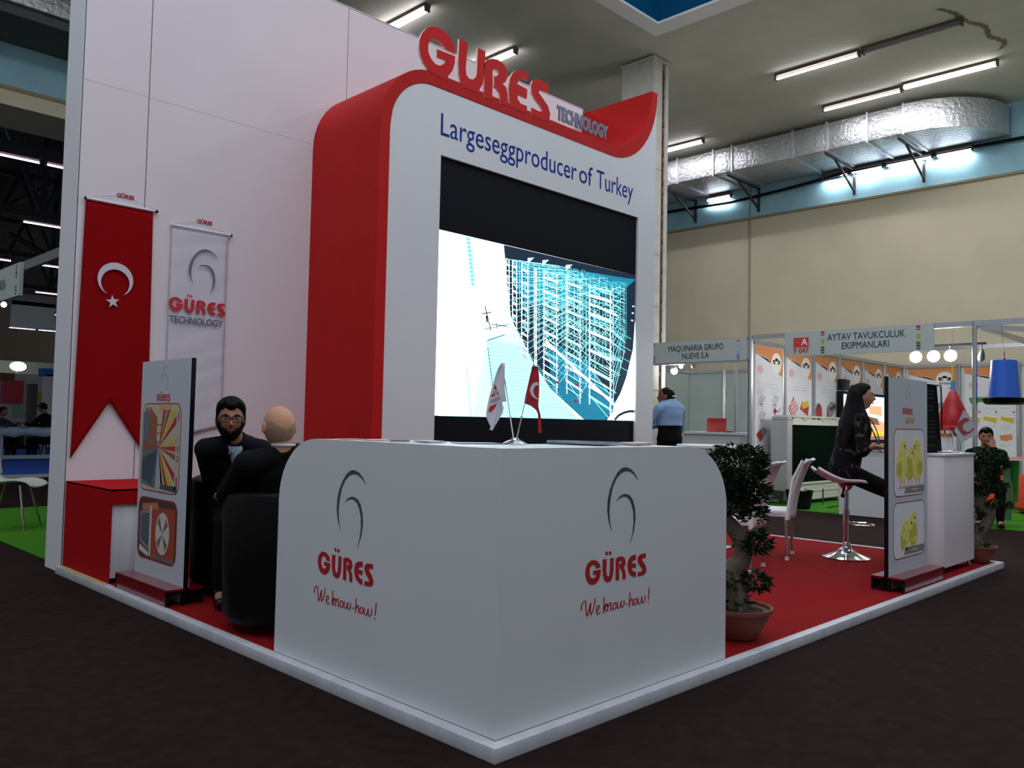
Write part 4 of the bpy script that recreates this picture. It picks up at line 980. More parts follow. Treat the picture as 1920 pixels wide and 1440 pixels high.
def spot(loc, lit, label, group, aim=(-.5, -.3, -.8), r=.05):
    t = thing('spotlight', label, 'spotlight', loc, group); v = Vector(loc); a = Vector(aim).normalized()
    MB().tube([v+Vector((0,0,.16)), v+Vector((0,0,.04))], .012, 8).link('arm', mat('lamp_grey', (90, 100, 98), .5, .3), t)
    MB().tube([v-a*.09, v-a*.03, v+a*.035], [r*.4, r*.8, r], 14).link('lamp_shade', MATS['lamp_grey'], t)
    MB().ell(v+a*.04, r*.9, r*.9, r*.9, 14, 10).link('bulb', mat('bulb_glow', (255, 250, 244), emit=30) if lit else mat('bulb_off', (120, 126, 120), .3), t)
    if lit:
        l = bpy.data.lights.new('spot_bulb', 'POINT'); l.energy = 22; l.shadow_soft_size = .07; l.color = (1, .96, .9)
        lo = bpy.data.objects.new('spot_bulb', l); COL.objects.link(lo); lo.location = v+a*(r+.12)
for (y, z, lit, lb) in ((6.19, 2.15, True, 'largest lit spotlight under the left fascia'), (6.44, 2.17, True, 'lit spotlight farthest left, beside the pillar'), (6.05, 2.23, True, 'small lit spotlight just behind the largest one'), (5.80, 2.22, False, 'unlit grey spotlight right of the lit ones')):
    spot((10.4, y, z), lit, lb, G, r=.065 if y == 6.19 else .04)
tr_ = tag(MB().box(10.385, 5.6, 2.37, 10.415, 6.9, 2.40).link('lamp_track', black, smooth=False), 'dark lamp track behind the left fascia', 'lamp track')
wv = MB().tube(catmull([(10.3, 5.75, 2.36), (10.3, 5.6, 2.30), (10.3, 5.4, 2.35), (10.2, 5.2, 2.30), (10.0, 4.9, 2.38), (9.9, 4.72, 2.44)], 4), .007, 6).link('cable', black); tag(wv, 'thin cable looping behind the left fascia', 'cable')
t = thing('booth_counter', 'pale booth counter with a laptop, behind the standing man', 'counter', (10.2, 5.1, FZ))
MB().box(9.9, 4.62, FZ, 10.5, 5.66, 1.02).link('body', pan2, t, smooth=False); MB().box(9.87, 4.55, 1.02, 10.55, 5.72, 1.055).link('countertop', white, t, smooth=False)
MB().box(10.6, 4.3, FZ, 10.64, 4.66, 1.02).link('side_panel', pan2, t, smooth=False)
post(9.93, 4.70, 1.055, 2.5, t, .022)
t = thing('laptop', 'open red laptop seen from behind on the pale booth counter', 'laptop', (10.25, 5.2, 1.056))
lid = MB(); lid.prism([(-.18, 0), (.18, 0), (.18, .0), (.18, .235), (-.18, .235)], (Vector((10.2, 5.22, 1.06)), Vector((0,-1,0)), Vector((-.22, -.20, .97)).normalized(), Vector((-.97, 0, -.22))), -.012, 0); lid.link('lid', mat('laptop_red', (170, 40, 38), .35), t, smooth=False)
MB().box(10.21, 5.04, 1.056, 10.45, 5.40, 1.074).link('keyboard_base', black, t, smooth=False)
sheet('brochure', 'papers lying left of the red laptop', 'leaflets', 10.2, 5.54, 1.056, .25, .18, .2, [pap2, mat('dark_cover', (40,52,58))], 3, None, .003)

# booth two
t = thing('exhibition_booth', 'booth with a Turkish company name on its fascia and orange topped product posters', 'booth', (12.7, 2.7, FZ))
for k in range(6):
    x = 9.6+1.055*k; MB().box(x+.03, 4.235, 0, x+1.025, 4.265, 2.46).link('wall_panel', pan2, t, smooth=False)
    if k: post(x, 4.22, FZ, 2.5, t, .028)
post(15.93, 4.22, FZ, 2.5, t, .03)
for k in range(9):
    y = 4.2-1.05*k; MB().box(15.93, y-1.02, 0, 15.96, y, 2.46).link('wall_panel', pan2, t, smooth=False)
    if k: post(15.9, y+.01, FZ, 2.5, t, .035)
rl = MB(); rl.box(9.6, 4.2, 2.44, 15.95, 4.25, 2.5); rl.box(15.9, -5, 2.44, 15.96, 4.24, 2.5); rl.box(9.54, -4, 2.50, 9.58, 4.2, 2.57); rl.box(9.6, 1.08, 2.48, 15.9, 1.13, 2.55); rl.box(12.7, -4, 2.5, 12.75, 4.2, 2.56)
rl.beam((9.6, 1.1, 2.5), (12.7, -.9, 2.5), .05, .06); rl.link('top_rail', fr_alu, t, smooth=False)
post(9.56, 1.10, FZ, 2.56, t, .03)
MB().box(9.51, 1.575, 2.21, 9.54, 3.655, 2.565).link('fascia', signm, t, smooth=False)
text('AYTAV TAVUKCULUK', YZ(9.508, 2.47, 2.455), .135, teal, t, bold=0, d0=.001, sx=.80); text('EKIPMANLARI', YZ(9.508, 2.47, 2.325), .135, teal, t, bold=0, d0=.001, sx=.80)
cs = [(0, .8), (0, .4), (None, 0), (1, .9), (1, .3), (2, .9), (7, .6), (3, .6), (3, .4)]
stripes(0, 2.225, 2.555, YZ(9.508, 1.79, 0), cs, t); stripes(0, 2.225, 2.555, YZ(9.508, 3.10, 0), cs, t)
tile(3.52, t, 'F 047')
PM = [paper, orange, mat('poster_white', (240, 238, 240), .5), greyp, redp, yellowp, greenp, black, mat('poster_pink', (226, 180, 186), .6), mat('poster_lightgrey', (196, 198, 204), .6), mat('poster_slate', (76, 80, 88), .6)]
def poster(fr, W, z0, z1, kind, label, parent=None):
    """a product poster: cloth sheet with an orange wave on top, a round emblem and printed products"""
    o_ = fr[0]; t = thing('product_poster', label, 'poster', tuple(o_+fr[1]*W/2+fr[2]*z0), 'product posters with orange tops')
    MB().prism([(0, z0), (W, z0), (W, z1), (0, z1)], fr, 0, .004).link('sheet', paper, t, smooth=False)
    g = MB(); P = lambda pts, mi, d=.005: g.prism([(a*W, z1-b) for a, b in pts], fr, .004, d, mi)
    P([(0, 0), (1, 0), (1, .44), (.88, .42), (.75, .34), (.6, .24), (.42, .17), (.2, .14), (0, .12)], 1)
    P([(.05, .125), (.25, .15), (.45, .19), (.62, .28), (.8, .41), (.6, .255), (.42, .18), (.2, .15)], 2, .0056)
    ex, ez, er = (.77, .24, .17*min(1, .9)) ; 
    blob(g, (fr[0], fr[1], fr[2], fr[3]), ex*W, z1-ez, .17, .17, 2, .0062)
    for s_ in (-1, 1): blob(g, fr, ex*W+s_*.075, z1-ez+.02, .045, .035, 7, .0068, .4*s_); blob(g, fr, ex*W+s_*.06, z1-ez+.015, .022, .018, 5, .0072)
    blob(g, fr, ex*W, z1-ez+.06, .05, .025, 7, .0068)
    blob(g, fr, .18*W, z1-.36, .09, .07, 8, .0056); 
    for i in range(2): P([(.25, .58+i*.05), (.8, .58+i*.05), (.8, .59+i*.05), (.25, .59+i*.05)], 9)
    def txt(a, b, n=4, w=.3):
        for i in range(n): P([(a, b+i*.035), (a+w*(1-.15*(i % 3)), b+i*.035), (a+w*(1-.15*(i % 3)), b+.01+i*.035), (a, b+.01+i*.035)], 9)
    if kind == 'egg':
        for (a, b, c) in ((.1, .75, 9), (.6, .75, 9), (.1, 1.0, 9)): P([(a, b+.1), (a+.15, b), (a+.3, b+.05), (a+.12, b+.2)], c)
        P([(.66, 1.0), (.72, .95), (.8, 1.0), (.72, 1.08)], 4); P([(.8, 1.0), (.98, .92), (.98, .98), (.82, 1.04)], 9)
        P([(.05, 1.38), (.3, 1.26), (.45, 1.33), (.2, 1.5)], 4); P([(.2, 1.3), (.3, 1.27), (.45, 1.33), (.3, 1.43)], 3, .0056)
        P([(.04, 1.78), (.3, 1.66), (.48, 1.74), (.22, 1.92)], 10); 
        for i in range(5): P([(.1+i*.055, 1.77-.02*i), (.12+i*.055, 1.76-.02*i), (.25+i*.05, 1.86-.022*i), (.23+i*.05, 1.87-.022*i)], 9, .006)
        P([(.1, 2.2), (.3, 2.12), (.4, 2.2), (.2, 2.3)], 1); P([(.55, 2.2), (.8, 2.14), (.85, 2.24), (.6, 2.3)], 4)
        for b in (.66, .9, 1.15, 1.55, 1.95): txt(.08, b, 3); txt(.58, b, 4)
    elif kind == 'tray':
        P([(.06, .95), (.27, .75), (.46, .92), (.26, 1.14)], 4)
        for i in range(6): P([(.1+i*.035, .95-.033*i), (.115+i*.035, .935-.033*i), (.29+i*.03, 1.09-.033*i), (.275+i*.03, 1.1-.033*i)], 2, .0056)
        for i in range(4): P([(.12+i*.05, .89+i*.055), (.13+i*.05, .875+i*.055), (.33+i*.035, .80+i*.055), (.32+i*.035, .815+i*.055)], 2, .0058)
        P([(.52, .95), (.62, .82), (.9, .9), (.85, 1.06)], 4); P([(.6, .85), (.85, .80), (.9, .9), (.62, .95)], 5, .0056)
        for a in (.02, .38): 
            P([(a, 1.5), (a+.05, 1.44), (a+.28, 1.48), (a+.3, 1.66), (a+.05, 1.68)], 4); 
            for i in range(4): P([(a+.05+i*.06, 1.5), (a+.085+i*.06, 1.5), (a+.085+i*.06, 1.6), (a+.05+i*.06, 1.6)], 8, .0056)
        P([(.76, 1.66), (.92, 1.58), (.98, 1.63), (.82, 1.71)], 4); P([(.82, 1.46), (.92, 1.46), (.92, 1.58), (.82, 1.58)], 8); P([(.03, 1.17), (.24, 1.17), (.24, 1.22), (.03, 1.22)], 1)
        txt(.36, 1.18, 2, .5); txt(.1, 1.38, 1, .7)
    elif kind == 'drink':
        blob(g, fr, .15*W, z1-.98, .13, .15, 4, .0056); blob(g, fr, .12*W, z1-.9, .06, .07, 10, .006)
        P([(.5, 1.1), (.52, .88), (.68, .78), (.9, .8), (.94, .92), (.7, 1.06)], 3); P([(.62, .9), (.9, .82), (.93, .88), (.66, .96)], 10, .0056); P([(.5, 1.1), (.52, .88), (.57, .88), (.58, 1.08)], 4, .0056)
        blob(g, fr, .14*W, z1-1.45, .1, .15, 9, .0056); blob(g, fr, .14*W, z1-1.45, .05, .08, 2, .006); blob(g, fr, .14*W, z1-1.45, .02, .035, 4, .0064)
        P([(.42, 1.6), (.44, 1.36), (.55, 1.28), (.8, 1.3), (.8, 1.4), (.62, 1.42), (.58, 1.6)], 7); blob(g, fr, .86*W, z1-1.4, .08, .11, 5, .0058); blob(g, fr, .86*W, z1-1.4, .045, .06, 2, .0064)
        P([(.56, 1.45), (.85, 1.42), (.85, 1.7), (.58, 1.7)], 2, .006); txt(.55, .68, 3); txt(.1, 1.22, 2)
    elif kind == 'blank': txt(.2, .72, 5, .5); P([(.2, .9), (.5, .8), (.6, 1.0), (.3, 1.1)], 9)
    elif kind == 'shelf':
        P([(.05, .78), (.95, .66), (.95, .78), (.06, .92)], 3); P([(.1, .8), (.4, .75), (.4, .9), (.1, .95)], 4, .0056); P([(.55, .9), (.95, .9), (.95, 1.5), (.55, 1.5)], 9)
        for i in range(4): P([(.3+i*.15, 1.1), (.33+i*.15, 1.1), (.33+i*.15, 1.9), (.3+i*.15, 1.9)], 3)
    elif kind == 'yellow':
        P([(.08, .60), (.5, .58), (.48, .66), (.12, .72)], 6); P([(.62, .60), (.9, .58), (.88, .66), (.66, .72)], 6)
        for i in range(3):
            a = .02+i*.33; P([(a, 1.02), (a+.08, .93), (a+.29, .95), (a+.27, 1.1), (a+.05, 1.04)], 5); blob(g, fr, (a+.27)*W, z1-.88, .018, .018, 4, .0056); P([(a+.08, .935), (a+.29, .955), (a+.285, .99), (a+.06, .97)], 2, .0054)
        P([(.1, 1.36), (.3, 1.28), (.4, 1.34), (.3, 1.4)], 1); P([(.68, 1.33), (.92, 1.30), (.93, 1.4), (.8, 1.44), (.7, 1.42)], 1); blob(g, fr, .36*W, z1-1.24, .018, .018, 4, .0056)
        for a in (.08, .4, .7): txt(a, .8, 1, .2); txt(a, 1.14, 3, .22); txt(a, 1.5, 2, .2)
    g.link('print', PM, t, smooth=False)
    if kind == 'shelf': text('AYTAV', (fr[0]+fr[1]*ex*W+fr[2]*(z1-ez-.075), fr[1], fr[2], fr[3]), .07, black, t, bold=.002, d0=.0075)
    return t
bays = [('egg', .05, 2.42, 'shiny poster of grey egg trays, nearest the front post of the right booth'), ('tray', .62, 2.42, 'poster of red trays and red baskets on the booth side wall'), ('drink', .62, 2.42, 'poster of red and black round fittings left of the seated woman'),
        ('blank', .6, 2.42, 'orange topped poster right behind the seated woman\'s head, left bay'), ('blank', .6, 2.42, 'orange topped poster above the booth screen'), ('blank', .6, 2.42, 'last orange topped poster on the side wall before the corner')]
for k, (kind, z0, z1, lb) in enumerate(bays):
    x = 9.6+1.055*k; poster(XZ(x+.07, 4.228, 0), .90, z0, z1, kind, lb)
poster(YZ(15.92, 4.12, 0), .90, .6, 2.42, 'shelf', 'poster with a round emblem on the booth back wall behind the red feeder')
poster(YZ(15.92, 3.06, 0), .90, .4, 2.42, 'yellow', 'poster of green and yellow trays behind the blue feeder')
poster(YZ(15.92, 2.0, 0), .90, .4, 2.42, 'blank', 'orange topped poster at the right edge, behind the blue feeder')
G = 'round lit lamps of the right booth'
for y, lb in ((2.246, 'left lamp of the row of three bright lamps'), (2.0, 'middle lamp of the row of three bright lamps'), (1.77, 'right lamp of the row of three bright lamps')):
    spot((10.8, y, 2.245), True, lb, G, aim=(-.8, -.5, -.25), r=.09)
spot((10.8, 1.36, 2.22), False, 'unlit lamp hanging right of the three bright lamps', G, aim=(.3, .2, -.9), r=.05)
tag(MB().box(10.785, 1.3, 2.38, 10.815, 3.4, 2.41).link('lamp_track', black, smooth=False), 'dark lamp track above the three bright lamps', 'lamp track')
# screen on the side wall
t = thing('television', 'flat television showing a bright factory scene behind the seated woman', 'television', (13.75, 4.1, 1.3))
MB().box(12.6, 4.1, .90, 14.85, 4.2, 1.83).link('casing', black, t, smooth=False)
g = MB(); F4 = XZ(12.6, 4.1, 0)
g.prism([(.05, .96), (2.2, .96), (2.2, 1.78), (.05, 1.78)], F4, 0, .001, 0)
for pts, mi in (([(.3,1.15),(2.2,1.05),(2.2,1.25),(.9,1.45),(.3,1.4)], 1), ([(.1,1.3),(.5,1.5),(.9,1.45),(.7,1.25),(.1,1.1)], 2), ([(1.9,1.0),(2.2,.98),(2.2,1.55),(2.0,1.5)], 2), ([(.6,1.28),(1.7,1.24),(1.6,1.36),(.9,1.42)], 3), ([(1.2,1.45),(1.8,1.42),(1.8,1.6),(1.2,1.6)], 1), ([(.05,.96),(2.2,.96),(2.2,1.02),(.05,1.04)], 4), ([(.05,1.04),(2.2,1.02),(2.2,1.1),(.05,1.2)], 5)):
    g.prism(pts, F4, .001, .002, mi)
g.link('screen_picture', [mat('tv_white', (206, 222, 244), emit=1.4), mat('tv_tan', (226, 176, 130), emit=1), mat('tv_teal', (10, 150, 120), emit=.9), mat('tv_grey', (40, 44, 60), emit=.6), mat('tv_mauve', (170, 110, 130), emit=.8), mat('tv_orange', (240, 176, 50), emit=1.1)], t, smooth=False)
tag(MB().bbox(12.62, 4.12, 1.86, 12.98, 4.2, 2.05, .01).link('speaker_box', blackg), 'small dark box mounted above the television corner', 'speaker')
# cooling pad unit
t = thing('cooling_pad_unit', 'cooling pad unit with a dark green pad in a white frame on the green carpet', 'machine', (10.9, 3.9, FZ))
MB().bbox(10.05, 3.82, .30, 12.3, 4.05, 1.20, .004).link('pad', mat('pad_green', (4, 20, 13), .95, noise=.2, scale=30, bump=1, bscale=60, spec=.05), t)
pu = mat('unit_white', (206, 208, 200), .5)
MB().bbox(9.90, 3.80, .18, 10.07, 4.08, 1.26, .01).bbox(9.92, 3.80, 1.24, 10.05, 4.08, 1.33, .03).link('end_post', mat('unit_grey', (172, 174, 172), .55), t)
MB().prism([(0, 1.20), (2.3, 1.20), (2.26, 1.285), (.03, 1.285)], XZ(10.05, 3.79, 0), -.08, 0).link('top_trough', pu, t, smooth=False)
MB().box(10.0, 3.80, 1.32, 12.3, 4.06, 1.345).link('top_cover', pu, t, smooth=False)
for x in (10.45, 11.1, 11.7): MB().box(x, 3.79, 1.26, x+.03, 3.83, 1.33).link('clip', pu, t, smooth=False)
MB().box(10.0, 3.79, .27, 12.3, 4.06, .30).link('bottom_ledge', pu, t, smooth=False)
for i in range(4): MB().box(10.2, 3.80+.012*(i % 2), .02+i*.062, 11.9, 4.0, .078+i*.062).link('slat', pu, t, smooth=False)
MB().bbox(11.75, 3.55, FZ+.01, 12.3, 3.84, .27, .02).link('end_cap', MATS['unit_grey'], t)
g = MB()
for z in (.08, .2): g.prism([(.09+.02*math.cos(a), z+.02*math.sin(a)) for a in [i*PI/5 for i in range(10)]], XZ(11.75, 3.548, 0), 0, .002)
g.link('bolt_hole', black, t, smooth=False)
tag(MB().tube([(10.75, 3.62, FZ), (10.75, 3.62, .2)], .012, 8).link('pipe_stub', mat('pipe_green', (52, 66, 50), .5)), 'thin dark pipe standing on the green carpet before the white slats', 'pipe')
tag(MB().tube(catmull([(10.2, 3.3, FZ+.015), (10.8, 3.35, FZ+.015), (11.3, 3.15, FZ+.015), (11.9, 3.2, FZ+.015)], 5), .008, 6).link('cable', black), 'dark cable lying across the green carpet', 'cable')
t = thing('waste_bin', 'round dark bin filled with waste, beside the cooling pad unit', 'bin', (9.78, 3.55, FZ))
MB().lathe([(.15, 0), (.20, .27), (.205, .28), (.19, .28), (.17, .05)], (9.78, 3.55, FZ), 20).link('bin', black, t)
g = MB(); random.seed(2)
for i in range(7): g.ell((9.78+random.uniform(-.12, .12), 3.55+random.uniform(-.12, .12), FZ+.27), .05, .04, .04, 8, 6, i % 3)
g.link('waste', [paper, mat('waste_blue', (120, 150, 170)), mat('waste_brown', (90, 60, 50))], t)['kind'] = 'stuff'
# white counter behind the stool
t = thing('booth_counter', 'low plain white counter behind the bar stool', 'counter', (9.7, 2.2, FZ))
MB().box(9.5, 1.5, FZ+.01, 10.0, 2.83, .86).link('body', pan2, t, smooth=False); MB().box(9.48, 1.48, .86, 10.02, 2.85, .89).link('countertop', white, t, smooth=False)
# poultry feeders hanging from the frame
t = thing('poultry_feeder', 'blue hanging poultry feeder with a black tray at the upper right', 'feeder', (9.75, .80, 2.5))
cx, cy = 9.70, .80
MB().lathe([(.185, 1.56), (.178, 1.62), (.145, 2.055), (.14, 2.06), (.135, 2.055), (.17, 1.6)], (cx, cy, 0), 30).link('hopper', mat('feeder_blue', (40, 96, 200), .35), t)
MB().lathe([(.205, 1.50), (.235, 1.52), (.25, 1.575), (.256, 1.58), (.245, 1.585), (.22, 1.54), (.1, 1.53)], (cx, cy, 0), 30).link('tray', blackg, t)
MB().tube([(cx, cy, 1.6), (cx, cy, 2.1)], .008, 8).tube([(cx, cy, 2.09), (cx, cy, 2.17)], .006, 8).lathe([(.02, 2.075), (.02, 2.085)], (cx, cy, 0), 10).link('hook', mat('hook_red', (130, 30, 40), .5), t)
MB().tube([(cx, cy, 2.17), (cx-.12, cy, 2.54)], .0025, 6).link('wire', greyp, t)
cx, cy = 10.0, 1.49
t = thing('poultry_feeder', 'red cone shaped hanging feeder with a blue cap behind the black crate', 'feeder', (cx, cy, 2.5))
MB().lathe([(.175, 1.22), (.185, 1.27), (.17, 1.40), (.05, 1.68), (.035, 1.70)], (cx, cy, 0), 28).link('hopper', mat('feeder_red', (190, 32, 40), .35), t)
MB().lathe([(.22, 1.16), (.24, 1.20), (.235, 1.23), (.2, 1.18)], (cx, cy, 0), 28).link('tray', MATS['feeder_red'], t)
MB().tube([(cx, cy, 1.69), (cx, cy, 1.83)], .03, 12).link('cap', mat('cap_blue', (86, 150, 206), .4), t)
MB().tube([(cx, cy, 1.83), (cx, cy, 2.05)], .015, 8).link('tube_yellow', yellowp, t); MB().tube([(cx, cy, 2.05), (cx, cy, 2.5)], .003, 6).link('wire', greyp, t)
# right side things
t = thing('booth_table', 'white topped table with an orange strip at the right edge', 'table', (11, 1.0, FZ))
MB().box(10.7, .35, .77, 11.4, 1.2, .80).link('table_top', white, t, smooth=False); MB().tube([(10.8, 1.05, FZ), (10.8, 1.05, .77)], .05, 10).link('leg', mat('leg_green', (80, 110, 86), .5), t); MB().tube([(11.3, .45, FZ), (11.3, .45, .77)], .03, 10).link('leg', fr_alu, t)
MB().box(10.72, .4, .80, 11.35, 1.1, .806).link('runner', redp, t, smooth=False)
tag(MB().tube([(10.9, 1.0, .76), (10.92, .98, .45), (10.93, .98, .2)], [.08, .04, .03], 10).link('funnel', mat('funnel_green', (20, 140, 50), .4)), 'green plastic funnel hanging under the white topped table', 'funnel')
orng = mat('chair_orange', (206, 70, 40), .55, bump=.3, bscale=20)
for i, (x, y, lb) in enumerate(((12.6, 1.75, 'rounded orange armchair seen just right of the bonsai trunk'), (12.2, .95, 'rounded orange armchair at the right edge'), (13.4, .9, 'rear orange armchair at the right edge, standing higher'))):
    t = thing('orange_armchair', lb, 'armchair', (x, y, FZ), 'orange armchairs in the right booth')
    MB().lathe([(.30, .04), (.34, .1), (.33, .30), (.28, .36)], (x, y, FZ), 20).link('seat', orng, t)
    g = MB(); n = 14
    for z, rr in ((.1, .35), (.6, .37), (.70, .34), (.6, .29), (.3, .28)):
        for k in range(n+1):
            a = PI-.5+ (PI+1.0)*k/n - .3; g.v.append((x+rr*math.cos(a), y+rr*math.sin(a), FZ+z-.12*abs(k-n/2)/(n/2)*(z > .2)))
    for j in range(4):
        for k in range(n): g.f.append([j*(n+1)+k, j*(n+1)+k+1, (j+1)*(n+1)+k+1, (j+1)*(n+1)+k]); g.m.append(0)
    g.link('backrest', orng, t)
    for a in (0, 1.57, 3.14, 4.71): MB().tube([(x+.24*math.cos(a), y+.24*math.sin(a), FZ), (x+.22*math.cos(a), y+.22*math.sin(a), FZ+.08)], .02, 8).link('leg', black, t)
tag(MB().bbox(10.4, 1.75, .0+FZ, 10.8, 2.1, .55, .01).link('display_plinth', paper), 'small white plinth inside the right booth', 'plinth') if False else None
t = thing('info_card', 'white info card with an orange header standing behind the black crate', 'card', (10.2, 1.65, .9))
MB().prism([(0, .89), (.32, .89), (.30, 1.12), (.0, 1.12)], YZ(10.0, 1.80, 0), -.01, 0).link('card', paper, t, smooth=False); MB().prism([(0, 1.07), (.30, 1.07), (.30, 1.12), (0, 1.12)], YZ(10.0, 1.80, 0), 0, .001).link('header', orange, t, smooth=False)

# ================================================================== LEFT BACKGROUND
tag(MB().box(.075, 5.06, FZ+.001, 6, 9.6, FZ+.008).link('green_carpet', green, smooth=False), 'green carpet of the booth behind the tall white wall', 'carpet')
t = thing('fascia_stand', 'aluminium fascia frame with a grey lettered sign at the left edge', 'booth frame', (.06, 7.3, FZ))
MB().box(.03, 5.06, 2.42, .07, 9.6, 2.50).link('top_rail', mat('rail_grey', (120, 122, 128), .5, .3), t, smooth=False)
MB().box(.0, 6.17, 2.19, .03, 9.3, 2.49).link('fascia', signm, t, smooth=False)
text('BRIA', YZ(-.002, 6.60, 2.33), .145, mat('sign_slate', (96, 112, 118), .5), t, align='RIGHT', sx=.85, d0=.001)
stripes(0, 2.2, 2.48, YZ(-.002, 6.29, 0), [(0, .6), (0, .5), (7, .9), (3, .5), (None, 0), (None, 0), (3, .5), (3, .6), (3, .5)], t, .035)
post(.05, 9.58, FZ, 2.5, t, .025)
t = thing('shell_chair', 'white shell chair with thin chrome legs at the left edge', 'chair', (.25, 7.65, FZ))
ang = math.radians(-38)
def LC(f, l, z): return (.38+f*math.cos(ang)-l*math.sin(ang), 7.55+f*math.sin(ang)+l*math.cos(ang), FZ+z)
prof = catmull([(-.30, .92), (-.275, .85), (-.245, .70), (-.225, .57), (-.18, .485), (-.08, .47), (.04, .485), (.14, .485), (.22, .465), (.26, .43)], 3)
g = MB(); K = 8
for f, z in prof:
    hw = .20+.02*math.sin(z*6)
    for j in range(K+1):
        u = -1+2*j/K; g.v.append(LC(f+(.03*u*u if z > .55 else 0), u*hw, z+(.02*u*u if z < .55 else 0)))
g.f = [[i*(K+1)+j, i*(K+1)+j+1, (i+1)*(K+1)+j+1, (i+1)*(K+1)+j] for i in range(len(prof)-1) for j in range(K)]; g.m = [0]*len(g.f)
o = g.link('shell', mat('shell_white', (206, 212, 206), .4), t); md = o.modifiers.new('t', 'SOLIDIFY'); md.thickness = .012
for sx in (-1, 1):
    for sy in (-1, 1): MB().tube([LC(sx*.12, sy*.10, .455), LC(sx*.24-.02, sy*.2, 0)], .011, 8).link('leg', chrome, t)
# second hall
t = thing('blue_platform', 'blue carpeted platform with a pale edge in the second hall', 'platform', (5, 20, FZ))
MB().box(.5, 15.0, FZ, 12, 27, -.002).link('edge', mat('edge_pale', (170, 174, 178), .5), t, smooth=False); MB().box(.6, 15.15, -.002, 11.9, 26.9, .003).link('carpet', mat('blue_carpet', (24, 84, 196), .9), t, smooth=False)
t = thing('cloth_table', 'table with a pale cloth where two people sit on the blue platform', 'table', (4.2, 20.6, 0))
MB().box(3.2, 20.2, .74, 5.1, 21.1, .78).link('table_top', mat('cloth_pale', (150, 164, 178), .8), t, smooth=False)
for x in (3.35, 4.5): 
    for y in (20.25, 21.0): MB().box(x, y, 0, x+.1, y+.1, .74).link('leg', MATS['cloth_pale'], t, smooth=False)
MB().box(3.3, 20.22, .03, 4.65, 20.32, .12).link('stretcher', MATS['cloth_pale'], t, smooth=False)
g = MB(); n = 24
for i in range(n+1):
    x = 3.15+2.0*i/n
    for z in (.785, .58+.025*math.sin(i*.8)+(-.3 if i < 3 else 0)): g.v.append((x, 20.17-.03*math.sin(i*1.3), z))
g.f = [[2*i, 2*i+1, 2*i+3, 2*i+2] for i in range(n)]; g.m = [0]*n
o = g.link('tablecloth_drop', MATS['cloth_pale'], t); md = o.modifiers.new('t', 'SOLIDIFY'); md.thickness = .01
MB().box(3.12, 20.15, .782, 5.15, 21.15, .79).link('tablecloth', MATS['cloth_pale'], t, smooth=False)
def flat(name, label, cat, x0, y0_, x1, y1_, Y, m, th=.08, group=None):
    a = at(x0, y1_, 1, Y); b = at(x1, y0_, 1, Y); zz = at(x0, y0_, 1, Y).z
    return tag(MB().box(a.x, Y, min(a.z, b.z), b.x, Y+th, max(zz, b.z)).link(name, m, smooth=False), label, cat, group)
flat('blank_fascia', 'blank pale fascia board hanging in the dark second hall', 'sign', 20, 571, 104, 613, 24, mat('blank_grey', (176, 188, 184), .6))
flat('fascia_beam', 'grey beam along the top of the blank fascia', 'beam', 14, 560, 106, 569, 24.0, MATS['rail_grey'], .2)
G = 'booth panels at the far end of the second hall'
flat('partition', 'long pale booth wall in front of the far end wall', 'panel', -40, 683, 130, 716, 40, mat('far_pale', (176, 190, 186), .6), .1, G)
flat('partition', 'white booth wall behind the red poster', 'panel', -40, 704, 100, 800, 36, mat('far_white', (196, 196, 204), .6), .1, G)
flat('poster', 'red and pink poster at the far left', 'poster', 2, 714, 45, 756, 35.92, mat('far_red', (206, 66, 84), .6, noise=.25, scale=.8), .05)
flat('sign_board', 'brown fascia board at the far left edge', 'sign', -30, 700, 28, 712, 33, mat('far_brown', (120, 86, 50), .6), .3)
flat('sign_board', 'blue sign above a white booth by the stand wall edge', 'sign', 80, 693, 130, 705, 30, mat('far_blue', (20, 104, 186), .6), .5)
flat('partition', 'white booth wall under the blue sign', 'panel', 80, 704, 130, 850, 30, pan2, .4, G)
flat('banner_stand', 'dark grey banner in front of the far white booth', 'banner', 47, 720, 71, 852, 31, mat('far_grey', (96, 98, 100), .6), .2)
flat('poster', 'pale green chart behind the seated pair', 'poster', 26, 756, 44, 782, 35.92, mat('far_mint', (140, 186, 172), .6), .05)
flat('poster', 'small lime and blue screen picture left of the white booth', 'poster', 72, 735, 82, 754, 35.92, mat('far_lime', (150, 190, 40), .6), .05)
_p = at(34, 687, 1, 38); t = thing('flood_lamp', 'bright flood lamp on a pole glowing above the far booths', 'lamp', (_p.x, _p.y, FZ))
MB().ell(_p, .32, .2, .2, 14, 10).link('bulb', mat('lamp_glow', (255, 252, 236), emit=10), t); MB().tube([(_p.x, _p.y+.1, FZ), (_p.x, _p.y+.1, _p.z)], .05, 8).link('pole', alu, t)
tag(MB().ell(at(7, 571, 1, 22), .07, .07, .07, 10, 8).link('spot_lamp', MATS['lamp_glow']), 'small bright spot lamp under the lettered fascia', 'lamp')

